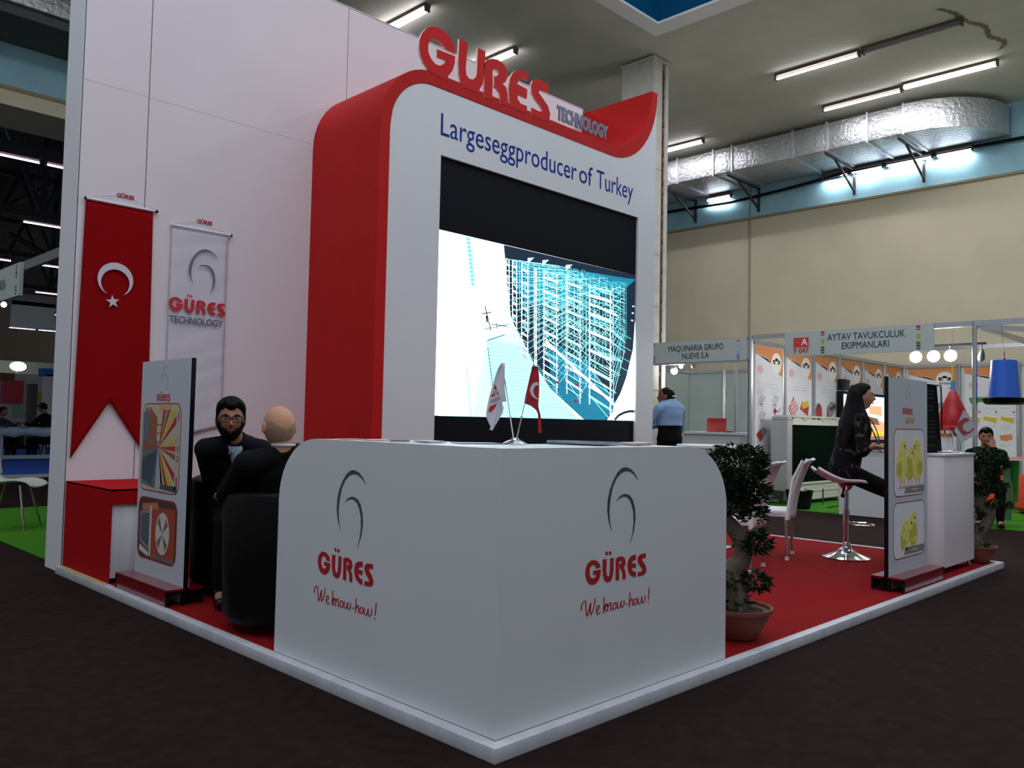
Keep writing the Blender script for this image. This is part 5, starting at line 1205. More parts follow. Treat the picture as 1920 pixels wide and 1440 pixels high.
# ================================================================== PEOPLE
def evalmesh(ob):
    dg = bpy.context.evaluated_depsgraph_get(); return bpy.data.meshes.new_from_object(ob.evaluated_get(dg))
def fuse(mb, name, m, parent, vox, smooth=3, tex=None):
    """join overlapping tapered shapes into one continuous surface"""
    o = mb.link(name+'_raw', m)
    md = o.modifiers.new('r', 'REMESH'); md.mode = 'VOXEL'; md.voxel_size = vox; md.use_smooth_shade = True
    if smooth:
        sm = o.modifiers.new('s', 'SMOOTH'); sm.factor = .5; sm.iterations = smooth
    me = evalmesh(o); bpy.data.objects.remove(o); me.name = name
    if not me.materials: me.materials.append(m)
    me.polygons.foreach_set('use_smooth', [True]*len(me.polygons))
    r = bpy.data.objects.new(name, me); COL.objects.link(r); setp(r, parent); return r
def limb(mb, pts, rs, n=14):
    mb.tube(pts, rs, n)
    for p, r in zip(pts, rs): mb.ell(p, r, r, r, n, 8)
def loft(mb, rings, L, n=20):
    """rings: (centre, half width along L, half depth)"""
    k = len(mb.v); cs = [Vector(r[0]) for r in rings]; L = Vector(L).normalized()
    for i, (c, w_, d_) in enumerate(rings):
        up = (cs[min(i+1, len(cs)-1)]-cs[max(i-1, 0)]).normalized(); l = (L-up*L.dot(up)).normalized(); f = l.cross(up)
        for j in range(n):
            a = 2*PI*j/n; ca, sa = math.cos(a), math.sin(a)
            mb.v.append(tuple(cs[i]+l*w_*math.copysign(abs(ca)**.85, ca)+f*d_*math.copysign(abs(sa)**.85, sa)))
    for i in range(len(rings)-1):
        for j in range(n): mb.f.append([k+i*n+j, k+i*n+(j+1)%n, k+(i+1)*n+(j+1)%n, k+(i+1)*n+j]); mb.m.append(0)
    mb.f.append([k+j for j in range(n)][::-1]); mb.m.append(0); mb.f.append([k+(len(rings)-1)*n+j for j in range(n)]); mb.m.append(0)

def gs(x, s): return math.exp(-(x/s)**2)
HWID = [1.0]
def headr(f, l, u, fem=0):
    """surface point of a head for unit direction f (front), l (left), u (up)"""
    w_ = (.074 if not fem else .070)*HWID[0]; dF = .094; dB = .100; h = .118
    w_ *= 1-.22*max(0, -u)**1.3-.04*max(0, u)
    X = f*(dF if f > 0 else dB); Y = l*w_; Zz = u*h
    if u > 0: Y *= 1+.13*u*u; X *= 1+.06*u*u; Zz *= 1-.03*u*u
    if f > 0:
        X *= 1-.10*max(0, -u-.55)
        cY = Y/.074; cZ = Zz
        if u < -.2: Y *= 1-.12*min(1, (-u-.2))*f
        X += .032*gs(cY, .20)*gs(cZ+.020, .017)*f + .016*gs(cY, .15)*gs(cZ-.008, .026)*f     # nose
        X -= .011*(gs(abs(cY)-.42, .22)*gs(cZ-.012, .014))*f                              # eye sockets
        X += .006*gs(cZ-.034, .010)*gs(cY, .7)*f                                         # brow
        X += .007*gs(cY, .30)*gs(cZ+.052, .009)*f - .004*gs(cY, .3)*gs(cZ+.0585, .003)*f    # lips
        X += .010*gs(cY, .35)*gs(cZ+.092, .018)*f                                        # chin
        X -= .006*gs(cZ+.074, .008)*gs(cY, .5)*f
    return X, Y, Zz
def head(mb, c, F, L, U, fem=0, n=44, m_=32, k=1.0):
    st = len(mb.v)
    for i in range(m_+1):
        t = PI*i/m_
        for j in range(n):
            a = 2*PI*j/n; x, y, z = headr(math.sin(t)*math.cos(a), math.sin(t)*math.sin(a), math.cos(t), fem)
            mb.v.append(tuple(c+(F*x+L*y+U*z)*k))
    for i in range(m_):
        for j in range(n): mb.f.append([st+i*n+j, st+(i+1)*n+j, st+(i+1)*n+(j+1)%n, st+i*n+(j+1)%n]); mb.m.append(0)
    R = Matrix((F, L, U)).transposed()
    for s_ in (-1, 1):
        e = c+(F*-.008+L*s_*.079*HWID[0]+U*-.006)*k
        R2 = R@Matrix.Rotation(s_*.35, 3, 'Z'); mb.ell(e, .017*k, .006*k, .031*k, 12, 10, R=R2)
        mb.ell(e+(F*.004+U*-.02)*k, .010*k, .006*k, .013*k, 10, 8, R=R2)
def headshell(c, F, L, U, mask, off, name, m, parent, fem=0, k=1.0, n=72, mm=54, rough=0, vol=None):
    """hair, beard: a shell over the head where mask(f,l,u) > 0, mask value = thickness factor"""
    g = MB(); idx = {}
    random.seed(4)
    def pv(i, j, o_):
        key = (i, j % n, o_)
        if key not in idx:
            t = PI*i/mm; a = 2*PI*(j % n)/n; f, l, u = math.sin(t)*math.cos(a), math.sin(t)*math.sin(a), math.cos(t)
            x, y, z = headr(f, l, u, fem); mk = mask(f, l, u); mk = (1.0 if mk is True else float(mk)); mk = max(0, min(1, mk*7)); of = off*(vol(f, l, u) if vol else 1); th = ((of+.004)*mk-.004 if o_ else -.007)+(random.uniform(-rough, rough) if o_ else 0)
            idx[key] = len(g.v); g.v.append(tuple(c+(F*(x+f*th)+L*(y+l*th)+U*(z+u*th))*k))
        return idx[key]
    cells = set()
    for i in range(mm):
        t = PI*(i+.5)/mm
        for j in range(n):
            a = 2*PI*(j+.5)/n
            if mask(math.sin(t)*math.cos(a), math.sin(t)*math.sin(a), math.cos(t)) > -.06: cells.add((i, j))
    for i, j in cells:
        g.f.append([pv(i, j, 1), pv(i+1, j, 1), pv(i+1, j+1, 1), pv(i, j+1, 1)]); g.m.append(0)
        g.f.append([pv(i, j, 0), pv(i, j+1, 0), pv(i+1, j+1, 0), pv(i+1, j, 0)]); g.m.append(0)
        for (di, dj, a, b) in ((-1, 0, (i, j), (i, j+1)), (1, 0, (i+1, j+1), (i+1, j)), (0, -1, (i+1, j), (i, j)), (0, 1, (i, j+1), (i+1, j+1))):
            if (i+di, (j+dj) % n) not in cells:
                g.f.append([pv(*a, 1), pv(*b, 1), pv(*b, 0), pv(*a, 0)]); g.m.append(0)
    return g.link(name, m, parent, sharp=80)
def hand(mb, w_, d, pn, side, curl=.5, s=1.0):
    """w_: wrist; d: direction of the hand; pn: palm normal (palm side); side: direction towards the thumb"""
    d = Vector(d).normalized(); pn = Vector(pn); pn = (pn-d*pn.dot(d)).normalized(); sd = Vector(side); sd = (sd-d*sd.dot(d)-pn*sd.dot(pn)).normalized()
    R = Matrix((d, sd, pn)).transposed(); w_ = Vector(w_)
    mb.ell(w_+d*.045*s, .052*s, .040*s, .017*s, 14, 10, R=R)
    for i, (o_, L_) in enumerate(((.028, .072), (.010, .080), (-.009, .074), (-.027, .058))):
        p = w_+d*.082*s+sd*o_*s; pts = [w_+d*.05*s+sd*o_*.8*s, p]; a = 0
        for q in (.45, .32, .23):
            a += curl*(.6 if q == .45 else .9); p = p+(d*math.cos(a)+pn*math.sin(a))*L_*q*s; pts.append(p)
        limb(mb, pts, [.011*s, .0105*s, .0095*s, .0088*s, .0078*s], 8)
    b = w_+d*.02*s+sd*.022*s; limb(mb, [b, b+(d*.6+sd*.8)*.035*s, b+(d*.85+sd*.75+pn*.3)*.065*s, b+(d*1.05+sd*.7+pn*.5)*.082*s], [.015*s, .0125*s, .0105*s, .009*s], 8)

def person(label, cloc, J, F, HF, HU=(0,0,1), vox=.007, fem=0, skinm=None, top=None, trou=None, shoe=None, hands=(None, None), sleeve=(1, 1), k=1.0, wide=1.0):
    """J: joints in world space; F: facing of the chest; HF: facing of the head"""
    t = thing('person', label, 'person', cloc)
    J = {a: Vector(b) for a, b in J.items()}; F = Vector(F).normalized(); L = Vector((0,0,1)).cross(F).normalized()
    HF = Vector(HF).normalized(); HU = Vector(HU); HU = (HU-HF*HU.dot(HF)).normalized(); HL = HU.cross(HF)
    sk = skinm or skin; b = MB()
    pel, chest, nb, hd = J['pelvis'], J['chest'], J['neck'], J['head']
    ww = wide*(.92 if fem else 1)
    waist = pel.lerp(chest, .5)
    def torso(mb, inf, hem=None):
        rings = [(pel-(chest-pel).normalized()*.08, .10*ww+inf, .09+inf), (pel, .165*ww+inf, .115+inf), (waist, (.135 if fem else .150)*ww+inf, .105+inf), (chest-(chest-pel)*.08, .165*ww+inf, .122+inf), (chest.lerp(nb, .5), .175*ww+inf, .105+inf), (chest.lerp(nb, .82), .13*ww+inf, .08+inf*.7), (nb, .066+inf*.8, .062+inf*.8)]+([(nb+(nb-chest).normalized()*.022, .064+inf*.7, .060+inf*.7)] if inf > 0 else [])
        if hem is not None and inf > 0: rings = [(hem, .165*ww+inf, .12+inf), (Vector(hem)+Vector((0,0,.06)), .160*ww+inf, .115+inf)]+rings[3:]
        loft(mb, rings, L)
        for s_ in ('L', 'R'): limb(mb, [nb.lerp(J['sh'+s_], .35)-Vector((0,0,.02)), J['sh'+s_]], [.055+inf, .056*ww+inf])
    torso(b, -.006)
    limb(b, [nb-Vector((0,0,.03)), nb.lerp(hd, .45)-HF*.012, hd-HU*.05-HF*.02], [.060, .056 if not fem else .046, .055 if not fem else .045])
    head(b, hd, HF, HL, HU, fem, k=k)
    for s_ in ('L', 'R'):
        limb(b, [J['sh'+s_], J['el'+s_], J['wr'+s_]], [.048, .038, .026]) 
        limb(b, [J['hp'+s_], J['kn'+s_]], [.078, .054]); limb(b, [J['kn'+s_], J['kn'+s_].lerp(J['an'+s_], .35), J['an'+s_]], [.052, .054, .034])
        an = J['an'+s_]; ff = Vector(J.get('ft'+s_, an+F*.16)); limb(b, [an-Vector((0,0,.03)), an.lerp(ff, .6)-Vector((0,0,.045)), Vector((ff.x, ff.y, an.z-.055))], [.036, .032, .022])
        h = hands[0 if s_ == 'L' else 1]
        if h: hand(b, J['wr'+s_], *h[:3], **(h[3] if len(h) > 3 else {}))
    fuse(b, 'body', sk, t, vox, 1)
    # clothes follow the same skeleton
    if top:
        c = MB(); torso(c, .014, J.get('hem'))
        for i, s_ in enumerate(('L', 'R')):
            sl = sleeve[i]; el = J['el'+s_]; wr = J['wr'+s_]
            end = el.lerp(wr, max(0, sl-.04)*1.0)
            limb(c, [J['sh'+s_], J['sh'+s_].lerp(el, .5), el], [.066*ww, .058*ww, .052]); 
            if sl > 0: limb(c, [el, end], [.052, .052-.014*sl])
        hip = J.get('hem', None)
        if hip is None: limb(c, [J['hpL'], J['hpR']], [.11, .11])
        fuse(c, top[0], top[1], t, max(.009, vox*1.3), 3)
    if trou:
        c = MB(); loft(c, [(pel-(chest-pel).normalized()*.10, .11*ww, .10), (pel-(chest-pel).normalized()*.02, .17*ww+.01, .125), (pel.lerp(chest, .25), .155*ww, .115)]+([(Vector(J['hem'])+Vector((0,0,.015)), .16*ww, .115)] if 'hem' in J else []), L)
        for s_ in ('L', 'R'):
            limb(c, [J['hp'+s_], J['hp'+s_].lerp(J['kn'+s_], .5), J['kn'+s_]], [.094*ww, .086*ww, .066]); an = J['an'+s_]; kn = J['kn'+s_]
            limb(c, [kn, kn.lerp(an, .5), kn.lerp(an, .97)], [.066, .062 if not fem else .055, .05 if not fem else .042])
        fuse(c, 'trousers', trou, t, .012, 3)
    if shoe:
        for s_ in ('L', 'R'):
            an = J['an'+s_]; ff = Vector(J.get('ft'+s_, an+F*.16)); c = MB(); fd = (Vector((ff.x, ff.y, 0))-Vector((an.x, an.y, 0))).normalized(); zb = an.z-.095
            limb(c, [an-fd*.03-Vector((0,0,.045)), an.lerp(ff, .5)-Vector((0,0,.055)), Vector((ff.x, ff.y, zb+.032))], [.044, .042, .034], 12)
            c.ell(an-Vector((0,0,.03)), .046, .046, .05, 12, 8)
            c.v = [(x, y, max(z, zb)) for x, y, z in c.v]; o = fuse(c, 'shoe', shoe, t, .009, 2)
    return t, dict(J=J, F=F, L=L, HF=HF, HL=HL, HU=HU)
def eyes(t, q, k=1.0, brow=hairm):
    hd = q['J']['head']; HF, HL, HU = q['HF'], q['HL'], q['HU']; R = Matrix((HF, HL, HU)).transposed()
    for s_ in (-1, 1):
        c = hd+(HF*.071+HL*s_*.031+HU*.012)*k; e = MB().ell(c, .0118*k, .0135*k, .0065*k, 14, 10, 0, R=R).ell(c+HF*.0082*k, .0048, .0058, .0056, 10, 8, 1, R=R)
        e.link('eye', [mat('eye_white', (150, 140, 134), .4), mat('iris', (30, 20, 16), .3)], t)
        MB().tube([hd+(HF*.089+HL*s_*.014+HU*.031)*k, hd+(HF*.090+HL*s_*.032+HU*.037)*k, hd+(HF*.078+HL*s_*.050+HU*.030)*k], [.003, .0042, .002], 8).link('eyebrow', brow, t)
    MB().tube([hd+(HF*.090+HL*.022+HU*-.055)*k, hd+(HF*.1005+HU*-.054)*k, hd+(HF*.090+HL*-.022+HU*-.055)*k], [.003, .0058, .003], 8).link('mouth', mat('lips', (130, 66, 62), .5), t)

# --- bearded man with glasses, seated, leaning forward, looking towards the visitor
Fm = Vector((-.30, -.95, 0)).normalized(); Lm = Vector((0,0,1)).cross(Fm)
H = Vector((.283, 2.66, 1.125))
def W_(base, f, l, z, F=Fm, L=Lm): return Vector((base[0], base[1], 0))+F*f+L*l+Vector((0,0,z))
B = (.56, 3.04)
ch_ = W_(B, .20, -.06, .80); nk = H+Vector((.050, .045, -.122))
JA = dict(pelvis=W_(B, .02, 0, .53), chest=ch_, neck=nk, head=H,
  shL=nk+Lm*.17+Vector((0,0,-.065)), shR=nk-Lm*.165+Vector((0,0,-.06)),
  elL=W_(B, .26, .22, .70), wrL=W_(B, .47, .08, .80), elR=W_(B, .12, -.20, .70), wrR=W_(B, .38, -.10, .62),
  hpL=W_(B, .04, .10, .52), hpR=W_(B, .04, -.10, .52), knL=W_(B, .44, .16, .50), knR=W_(B, .44, -.16, .50),
  anL=W_(B, .42, .17, .10), anR=W_(B, .42, -.17, .10), ftL=W_(B, .58, .19, .04), ftR=W_(B, .58, -.19, .04))
t, q = person('seated bearded man with black glasses, a dark suit and an open blue shirt', (B[0], B[1], 0), JA, Fm, (-.42, -.90, -.06), vox=.006, skinm=mat('skin_olive', (150, 102, 80), .6, noise=.05, scale=18),
   top=('jacket', navy), trou=blacks, shoe=blackg, hands=((Fm*.6+Lm*-.5+Vector((0,0,.3)), (0,0,-1), Vector((0,0,1)), dict(curl=.5)), (Fm, (0,0,-1), Lm, dict(curl=.4))), sleeve=(.9, .95), k=1.04)
eyes(t, q, 1.04)
def m_short(f, l, u, hl=.55, back=-.42):      # short hair: signed distance inside the hairline
    n_ = .018*math.sin(l*31+f*9)+.012*math.sin(l*57+2)+.01*math.sin(u*60+f*20)
    side = .16-f+.8*max(0, u-.12)
    a = min(side, u-back+.5*max(0, f+.1) if f > -.1 else u-back)
    b = u-(hl-.02+.13*math.exp(-((abs(l)-.42)/.17)**2))
    return max(a if f < .5 else -1, b)+n_
vshort = lambda f, l, u: .42+.58*max(0, min(1, (u-.25)/.4))
headshell(q['J']['head'], q['HF'], q['HL'], q['HU'], lambda f, l, u: m_short(f, l, u, .52, -.40), .027, 'hair', hairm, t, k=1.04, rough=.0022, n=110, mm=84, vol=vshort)
def m_beard(f, l, u):
    jaw = min(-.36-u+.25*(abs(l)-.3), f+.15); side = min(.02-u, f+.02, .52-f+.2*(abs(l) > .8)) if abs(l) > .45 else -1
    mou = -abs(u+.36)+.045 if (abs(l) < .36 and f > .5) else -1
    lip = (abs(l)-.20) if (-.60 < u < -.42 and f > .5) else 1
    return min(max(jaw, side, mou), max(lip, -.2) if lip < 0 else 1)
headshell(q['J']['head'], q['HF'], q['HL'], q['HU'], m_beard, .009, 'beard', hairm, t, k=1.04, rough=.0012, n=96, mm=72)
hd, HF, HL, HU = q['J']['head'], q['HF'], q['HL'], q['HU']
for s_ in (-1, 1):
    c = hd+HF*.105+HL*s_*.034+HU*.012
    pts = [c+HL*x*.027+HU*z*.018-HF*(.006*(x*s_)) for x, z in [(-1,-.6),(-.8,-1),(.8,-1),(1,-.6),(1,.7),(.8,1),(-.8,1),(-1,.7),(-1,-.6)]]
    MB().tube(pts, .0024, 6).link('glasses_rim', black, t)
    MB().tube([c+HL*s_*.027+HU*.008-HF*.006, hd+HL*s_*.080+HU*.010+HF*.03, hd+HL*s_*.083+HU*.004-HF*.01], .002, 6).link('glasses_temple', black, t)
MB().tube([hd+HF*.107+HL*.008+HU*.016, hd+HF*.112+HU*.018, hd+HF*.107-HL*.008+HU*.016], .0024, 6).link('glasses_bridge', black, t)
# open shirt collar
shirt = mat('shirt_lightblue', (126, 150, 188), .7); shp = mat('shirt_pattern', (150, 176, 196), .7, noise=.35, scale=70)
def vneck(t, q, m1, w_=.06, dep=.20, pat=None):
    nb = q['J']['neck']; ch = q['J']['chest']; F, L = q['F'], q['L']; ax = (nb-ch).normalized(); f2 = L.cross(ax)*1
    f2 = f2 if f2.dot(F) > 0 else -f2
    g = MB(); a0 = nb+f2*.072+ax*.012; bt = nb+f2*.142-ax*dep
    g.add([a0+L*w_, a0-L*w_, bt-L*.006, bt+L*.006, nb+f2*.11-ax*dep*.45+L*w_*.75, nb+f2*.11-ax*dep*.45-L*w_*.75], [(0, 4, 5, 1), (4, 3, 2, 5)])
    o = g.link('shirt_front', m1, t); md = o.modifiers.new('t', 'SOLIDIFY'); md.thickness = .01
    for s_ in (-1, 1):
        g = MB(); g.add([a0+L*s_*w_*1.0+ax*.008-f2*.012, a0+L*s_*w_*.6+f2*.010+ax*.004, a0+L*s_*w_*.6+f2*.036-ax*.06, a0+L*s_*w_*1.05+f2*.022-ax*.04], [(0,1,2,3)])
        o = g.link('collar', m1, t); md = o.modifiers.new('t', 'SOLIDIFY'); md.thickness = .006
vneck(t, q, shp, .042, .21)
wr = q['J']['wrL']; el = q['J']['elL']; MB().tube([wr+(el-wr)*.22, wr+(el-wr)*.02], [.043, .041], 16).link('shirt_cuff', shirt, t)

# --- bald man from behind
Fb = Vector((.06, 1, 0)).normalized(); Lb = Vector((0,0,1)).cross(Fb)
B = (.34, 2.02); H = Vector((.222, 1.975, 1.095)); HWID[0] = 1.14
def Wb(f, l, z): return Vector((B[0], B[1], 0))+Fb*f+Lb*l+Vector((0,0,z))
nk = H+Vector((.015, -.02, -.128)); 
JB = dict(pelvis=Wb(.02, 0, .54), chest=Wb(.0, .03, .83)+Vector((-.02,0,0)), neck=nk, head=H,
  shL=nk+Lb*.20+Vector((.0,0,-.075)), shR=nk-Lb*.21+Vector((0,0,-.06)),
  elL=Wb(.12, .33, .72), wrL=Wb(.34, .22, .70), elR=Wb(.12, -.30, .72), wrR=Wb(.36, -.18, .68),
  hpL=Wb(.04, .10, .53), hpR=Wb(.04, -.10, .53), knL=Wb(.43, .12, .50), knR=Wb(.43, -.12, .50),
  anL=Wb(.40, .13, .10), anR=Wb(.40, -.13, .10), ftL=Wb(.55, .13, .04), ftR=Wb(.55, -.13, .04))
t, q = person('seated bald man in a black suit, seen from behind next to the counter', (B[0], B[1], 0), JB, Fb, (.12, .98, -.08), vox=.006, skinm=mat('skin_pale', (190, 140, 108), .5, noise=.05, scale=16),
   top=('jacket', blacks), trou=blacks, shoe=blackg, hands=((Fb, (0,0,-1), -Lb, dict(curl=.5)), (Fb, (0,0,-1), Lb, dict(curl=.5))), sleeve=(.95, .95), wide=1.1, k=1.0)
eyes(t, q)
headshell(q['J']['head'], q['HF'], q['HL'], q['HU'], lambda f, l, u: min(.10-f, u+.80, .02+.42*abs(l)**1.5-u), .0025, 'hair', mat('grey_hair', (150, 120, 98), .9, noise=.25, scale=50), t, rough=.0006, n=96, mm=72)
for s_ in (-1,): MB().tube([nk+Vector((.0,0,.030))+Lb*x*.062-Fb*math.sqrt(max(0, 1-x*x))*.066 for x in [-1+i*.2 for i in range(11)]], .008, 8).link('shirt_collar', mat('shirt_white', (206, 208, 216), .6), t)

HWID[0] = 1.0
# --- seated woman on the bar stool, in profile
Fw_ = Vector((.60, -.80, 0)).normalized(); Lw = Vector((0,0,1)).cross(Fw_)
H = depthp = None
def dp(x, y, D): return CAM+(FPX*FW+(x-960)*RT-(y-720)*UP)*(D/FPX)
Bx = Vector((5.33, .97, 0))
def Ww(f, l, z): return Bx+Fw_*f+Lw*l+Vector((0,0,z))
H = dp(1616, 745, 7.55); pel = Ww(-.02, 0, .80); ch_ = Vector((H.x, H.y, 1.13))-Fw_*.075; nk = Vector((H.x, H.y, 1.285))-Fw_*.045
JW = dict(pelvis=pel, chest=ch_, neck=nk, head=H,
  shL=nk+Lw*.165+Vector((0,0,-.05))-Fw_*.02, shR=nk-Lw*.165+Vector((0,0,-.06))-Fw_*.01,
  elL=Ww(.20, .26, .98), wrL=Ww(.42, .12, 1.0), elR=Ww(.07, -.25, .955), wrR=dp(1638, 835, 7.35),
  hpL=Ww(0, .09, .76), hpR=Ww(0, -.09, .76), knL=Ww(.43, .10, .60), knR=Ww(.43, -.09, .57),
  anL=Ww(.42, .10, .17), anR=Ww(.48, -.06, .14), ftL=Ww(.54, .10, .10), ftR=Ww(.60, -.05, .07))
blouse = mat('dark_blouse', (10, 10, 14), .8, spec=.12)
bn = blouse.node_tree; bb_ = bn.nodes['Principled BSDF']; vo = bn.nodes.new('ShaderNodeTexNoise'); vo.inputs['Scale'].default_value = 13; vo.inputs['Detail'].default_value = 4; vo.inputs['Distortion'].default_value = 1.2
tcn = bn.nodes.new('ShaderNodeTexCoord'); bn.links.new(tcn.outputs['Object'], vo.inputs['Vector']); crn = bn.nodes.new('ShaderNodeValToRGB')
crn.color_ramp.elements[0].position = .57; crn.color_ramp.elements[0].color = (.003, .003, .005, 1); crn.color_ramp.elements[1].position = .64; crn.color_ramp.elements[1].color = (.09, .05, .035, 1)
e_ = crn.color_ramp.elements.new(.72); e_.color = (.02, .03, .05, 1)
bn.links.new(vo.outputs[0], crn.inputs[0]); bn.links.new(crn.outputs[0], bb_.inputs['Base Color'])
wrR = JW['wrR']
t, q = person('seated woman with long black hair, dark patterned blouse and green lanyard, on the stool', tuple(Ww(0,0,0)), JW, Fw_, (.60, -.80, .03), vox=.0055, fem=1,
   top=('blouse', blouse), trou=blacks, shoe=mat('shoe_brown', (96, 62, 52), .5), hands=((Fw_, (0,0,-1), -Lw, dict(curl=.35)), (Fw_+Vector((0,0,-.25)), (0,0,-1), Lw, dict(curl=.45, s=.92))), sleeve=(.25, .25), k=.98)
eyes(t, q, .98)
headshell(q['J']['head'], q['HF'], q['HL'], q['HU'], lambda f, l, u: max(min(-.02-f+1.0*max(0, u-.10), u+.9), u-.60), .017, 'hair', hairm, t, fem=1, rough=.001, n=96, mm=72)
hd = q['J']['head']; HF, HL = q['HF'], q['HL']; g = MB()
loft(g, [(hd+Vector((0,0,.10))-HF*.035, .05, .055), (hd+Vector((0,0,.04))-HF*.055, .088, .068), (hd+Vector((0,0,-.06))-HF*.07-HL*.005, .105, .07), (hd+Vector((0,0,-.15))-HF*.085-HL*.01, .13, .085), (hd+Vector((0,0,-.24))-HF*.11-HL*.01, .165, .085), (hd+Vector((0,0,-.34))-HF*.135-HL*.01, .165, .07), (hd+Vector((0,0,-.44))-HF*.155-HL*.01, .14, .05), (hd+Vector((0,0,-.50))-HF*.16-HL*.01, .08, .025)], HL)
limb(g, [hd-HL*.068-HF*.04+Vector((0,0,.03)), hd-HL*.088-HF*.035+Vector((0,0,-.10)), hd-HL*.15-HF*.02+Vector((0,0,-.21)), hd-HL*.185-HF*.01+Vector((0,0,-.31)), hd-HL*.19+HF*.0+Vector((0,0,-.42))], [.024, .036, .048, .046, .015])
fuse(g, 'long_hair', hairm, t, .009, 3)
nb = q['J']['neck']; lan = mat('lanyard_green', (30, 140, 60), .6)
g = MB()
for s_ in (-1, 1):
    pts = [nb+Lw*s_*.065+Vector((0,0,.02)), nb+Lw*s_*.075+Fw_*.10+Vector((0,0,-.05)), nb+Lw*s_*.055+Fw_*.165+Vector((0,0,-.17)), nb+Lw*s_*.01+Fw_*.20+Vector((0,0,-.31))]
    for a, b in zip(catmull(pts, 4)[:-1], catmull(pts, 4)[1:]): g.beam(a, b, .022, .006, up=tuple(Fw_))
g.link('lanyard', lan, t, smooth=False)

# --- man in a light blue shirt standing in the aisle with folded arms, seen from behind
Fc = Vector((.25, .97, 0)).normalized(); Lc = Vector((0,0,1)).cross(Fc)
H = dp(1250, 744, 10.6); Bc = Vector((H.x+.03, H.y-.03, 0))
def Wc(f, l, z): return Bc+Fc*f+Lc*l+Vector((0,0,z+FZ))
JC = dict(hem=Wc(0, 0, 1.20), pelvis=Wc(0, 0, 1.04), chest=Wc(.0, 0, 1.38), neck=Wc(-.01, 0, 1.53), head=Vector((H.x, H.y, H.z)),
  shL=Wc(0, .175, 1.405), shR=Wc(0, -.175, 1.405), elL=Wc(.13, .30, 1.15), wrL=Wc(.27, .02, 1.20), elR=Wc(.10, -.27, 1.15), wrR=Wc(.25, .04, 1.23),
  hpL=Wc(0, .09, .97), hpR=Wc(0, -.09, .97), knL=Wc(.02, .11, .52), knR=Wc(.02, -.11, .5), anL=Wc(-.01, .12, .10), anR=Wc(-.01, -.12, .10), ftL=Wc(.15, .14, .04), ftR=Wc(.15, -.14, .04))
t, q = person('balding man in a light blue shirt, standing in the aisle with his back turned', tuple(Wc(0,0,0)), JC, Fc, (-.35, .93, -.02), vox=.009, skinm=skind,
   top=('shirt', mat('shirt_blue', (128, 160, 200), .7, noise=.05, scale=10, bump=.4, bscale=14)), trou=blacks, shoe=blackg, hands=((-Lc+Fc*.2, Fc*-1, (0,0,1), dict(curl=.4)), (Lc+Fc*.2, Fc*-1, (0,0,1), dict(curl=.4))), sleeve=(.95, .95), k=1.04, wide=1.0)
eyes(t, q)
headshell(q['J']['head'], q['HF'], q['HL'], q['HU'], lambda f, l, u: min(m_short(f, l, u, .66, -.42), .16+math.hypot(f+.55, l)*.9-.45+max(0, .75-u)*1.2), .007, 'hair', hairm, t, rough=.001, n=96, mm=72)
MB().tube([q['J']['neck']+Vector((0,0,.045))+Lc*x*.066-Fc*math.sqrt(max(0, 1-x*x))*.062 for x in [-1+i*.2 for i in range(11)]], .011, 8).link('shirt_collar', mat('collar_pale', (206, 206, 220), .6), t)

# --- man seated in the right booth, hand at his mouth
Fd = Vector((-.93, -.37, 0)).normalized(); Ld = Vector((0,0,1)).cross(Fd)
H = dp(1849, 820, 10.75); Bd = Vector((H.x+.12, H.y+.04, 0))
def Wd(f, l, z): return Bd+Fd*f+Ld*l+Vector((0,0,z))
JD = dict(pelvis=Wd(-.10, 0, .48), chest=Wd(-.02, 0, .78), neck=Wd(.05, 0, H.z-.15), head=H,
  shL=Wd(.03, .18, H.z-.22), shR=Wd(.03, -.18, H.z-.22), elL=Wd(.28, .2, .74), wrL=Wd(.26, .05, .96), elR=Wd(.22, -.26, .70), wrR=Wd(.38, -.08, .72),
  hpL=Wd(-.08, .1, .46), hpR=Wd(-.08, -.1, .46), knL=Wd(.34, .12, .44), knR=Wd(.34, -.12, .44), anL=Wd(.32, .12, .05), anR=Wd(.32, -.12, .05), ftL=Wd(.46, .12, 0), ftR=Wd(.46, -.12, 0))
t, q = person('dark haired man in a black jacket seated in the right booth, hand at his mouth', tuple(Wd(0,0,0)), JD, Fd, (-.95, -.28, -.12), vox=.009, skinm=skin,
   top=('jacket', blacks), trou=blacks, shoe=blackg, hands=((Fd*-.5+Vector((0,0,1)), -Fd, -Ld, dict(curl=.7)), (Fd, (0,0,-1), Ld, dict(curl=.4))), sleeve=(.9, .9))
eyes(t, q)
headshell(q['J']['head'], q['HF'], q['HL'], q['HU'], lambda f, l, u: m_short(f, l, u, .5, -.35), .022, 'hair', hairm, t, rough=.0015, vol=vshort)
ts = thing('side_chair', 'plain dark chair under the man seated in the right booth', 'chair', tuple(Wd(-.1, 0, FZ)))
MB().beam(Wd(-.32, 0, .40), Wd(.14, 0, .40), .44, .04).link('seat', black, ts, smooth=False); MB().beam(Wd(-.32, 0, .42), Wd(-.36, 0, .82), .42, .03, up=tuple(Fd)).link('backrest', black, ts, smooth=False)
for a in (-.30, .10):
    for b in (-.18, .18): MB().tube([Wd(a, b, .39), Wd(a, b, FZ)], .014, 8).link('leg', alu, ts)

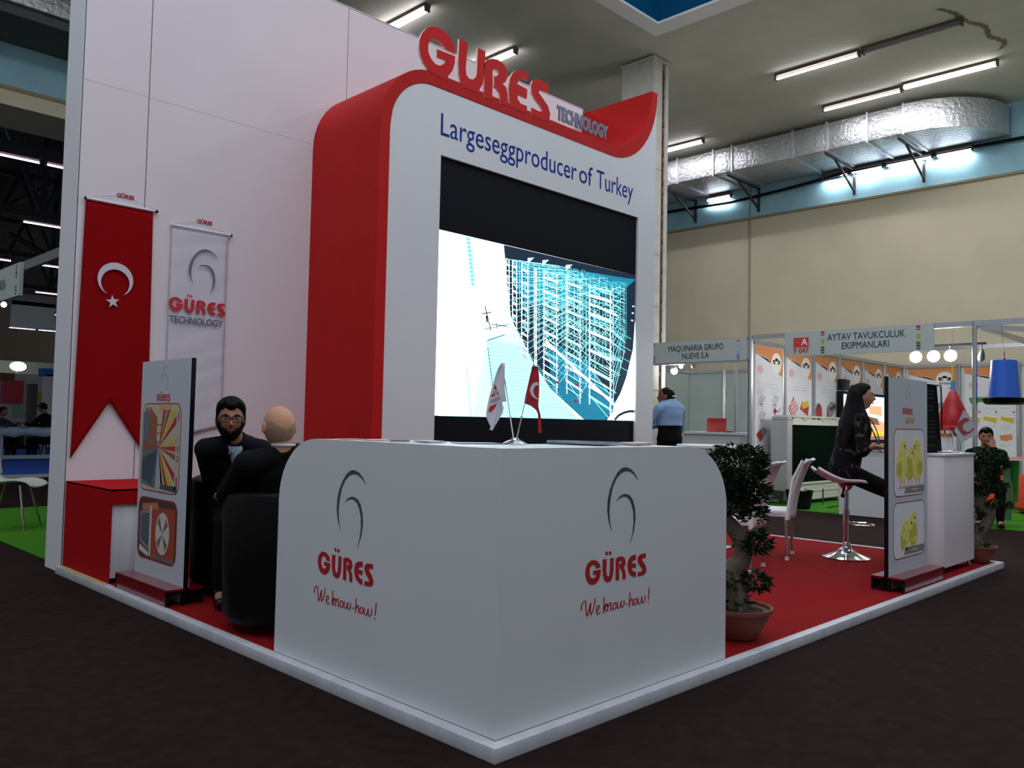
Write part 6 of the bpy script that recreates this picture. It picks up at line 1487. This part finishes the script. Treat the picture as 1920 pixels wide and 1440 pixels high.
# --- two people at the cloth covered table in the second hall
def sitter(H, F, label, topm, cap=None, armz=.82):
    F = Vector(F).normalized(); L = Vector((0,0,1)).cross(F); B0 = Vector((H.x, H.y, 0))-F*.12
    W2 = lambda f, l, z: B0+F*f+L*l+Vector((0,0,z))
    h = H.z
    J = dict(pelvis=W2(-.05, 0, .5), chest=W2(0, 0, h-.33), neck=W2(.07, 0, h-.16), head=H, shL=W2(.04, .19, h-.23), shR=W2(.04, -.19, h-.23), elL=W2(.26, .24, armz), elR=W2(.26, -.24, armz), wrL=W2(.46, .10, armz+.06), wrR=W2(.46, -.10, armz+.04),
      hpL=W2(-.04, .1, .48), hpR=W2(-.04, -.1, .48), knL=W2(.36, .12, .46), knR=W2(.36, -.12, .46), anL=W2(.34, .12, .1), anR=W2(.34, -.12, .1), ftL=W2(.5, .12, .04), ftR=W2(.5, -.12, .04))
    t, q = person(label, tuple(W2(0,0,0)), J, F, F*1.0+Vector((0,0,-.1)), vox=.012, skinm=skind, top=('jacket', topm), trou=blacks, shoe=blackg, hands=((F, (0,0,-1), -L, dict(curl=.4)), (F, (0,0,-1), L, dict(curl=.4))), sleeve=(.9, .9))
    eyes(t, q)
    if cap:
        headshell(q['J']['head'], q['HF'], q['HL'], q['HU'], lambda f, l, u: 1 if u > .28 else 0, .02, 'cap', cap, t)
        p = q['J']['head']+q['HF']*.10+q['HU']*.045; g = MB().ell(p, .06, .075, .012, 14, 6, R=Matrix((q['HF'], q['HL'], q['HU'])).transposed()); g.link('cap_peak', cap, t)
    headshell(q['J']['head'], q['HF'], q['HL'], q['HU'], lambda f, l, u: m_short(f, l, u, .55, -.3), .012, 'hair', hairm, t)
    st = thing('stool', 'dark stool under the ' + ('person with the cap' if cap else 'person at the far left table side'), 'stool', tuple(W2(-.05, 0, 0)))
    c = W2(-.05, 0, 0); MB().lathe([(.17, .36), (.18, .37), (.18, .40), (.17, .41)], c, 16).link('seat', black, st)
    for a in (0, 1.57, 3.14, 4.71): MB().tube([c+Vector((.1*math.cos(a), .1*math.sin(a), .37)), c+Vector((.17*math.cos(a), .17*math.sin(a), .004))], .012, 6).link('leg', black, st)
sitter(dp(80, 765, 20.6), -_r, 'person in black with a black cap, seated at the cloth covered table', blacks, cap=black)
sitter(dp(6, 772, 20.2), _r, 'person in a dark and blue jacket at the left end of the cloth covered table', mat('jacket_blue_dark', (24, 26, 60), .7))
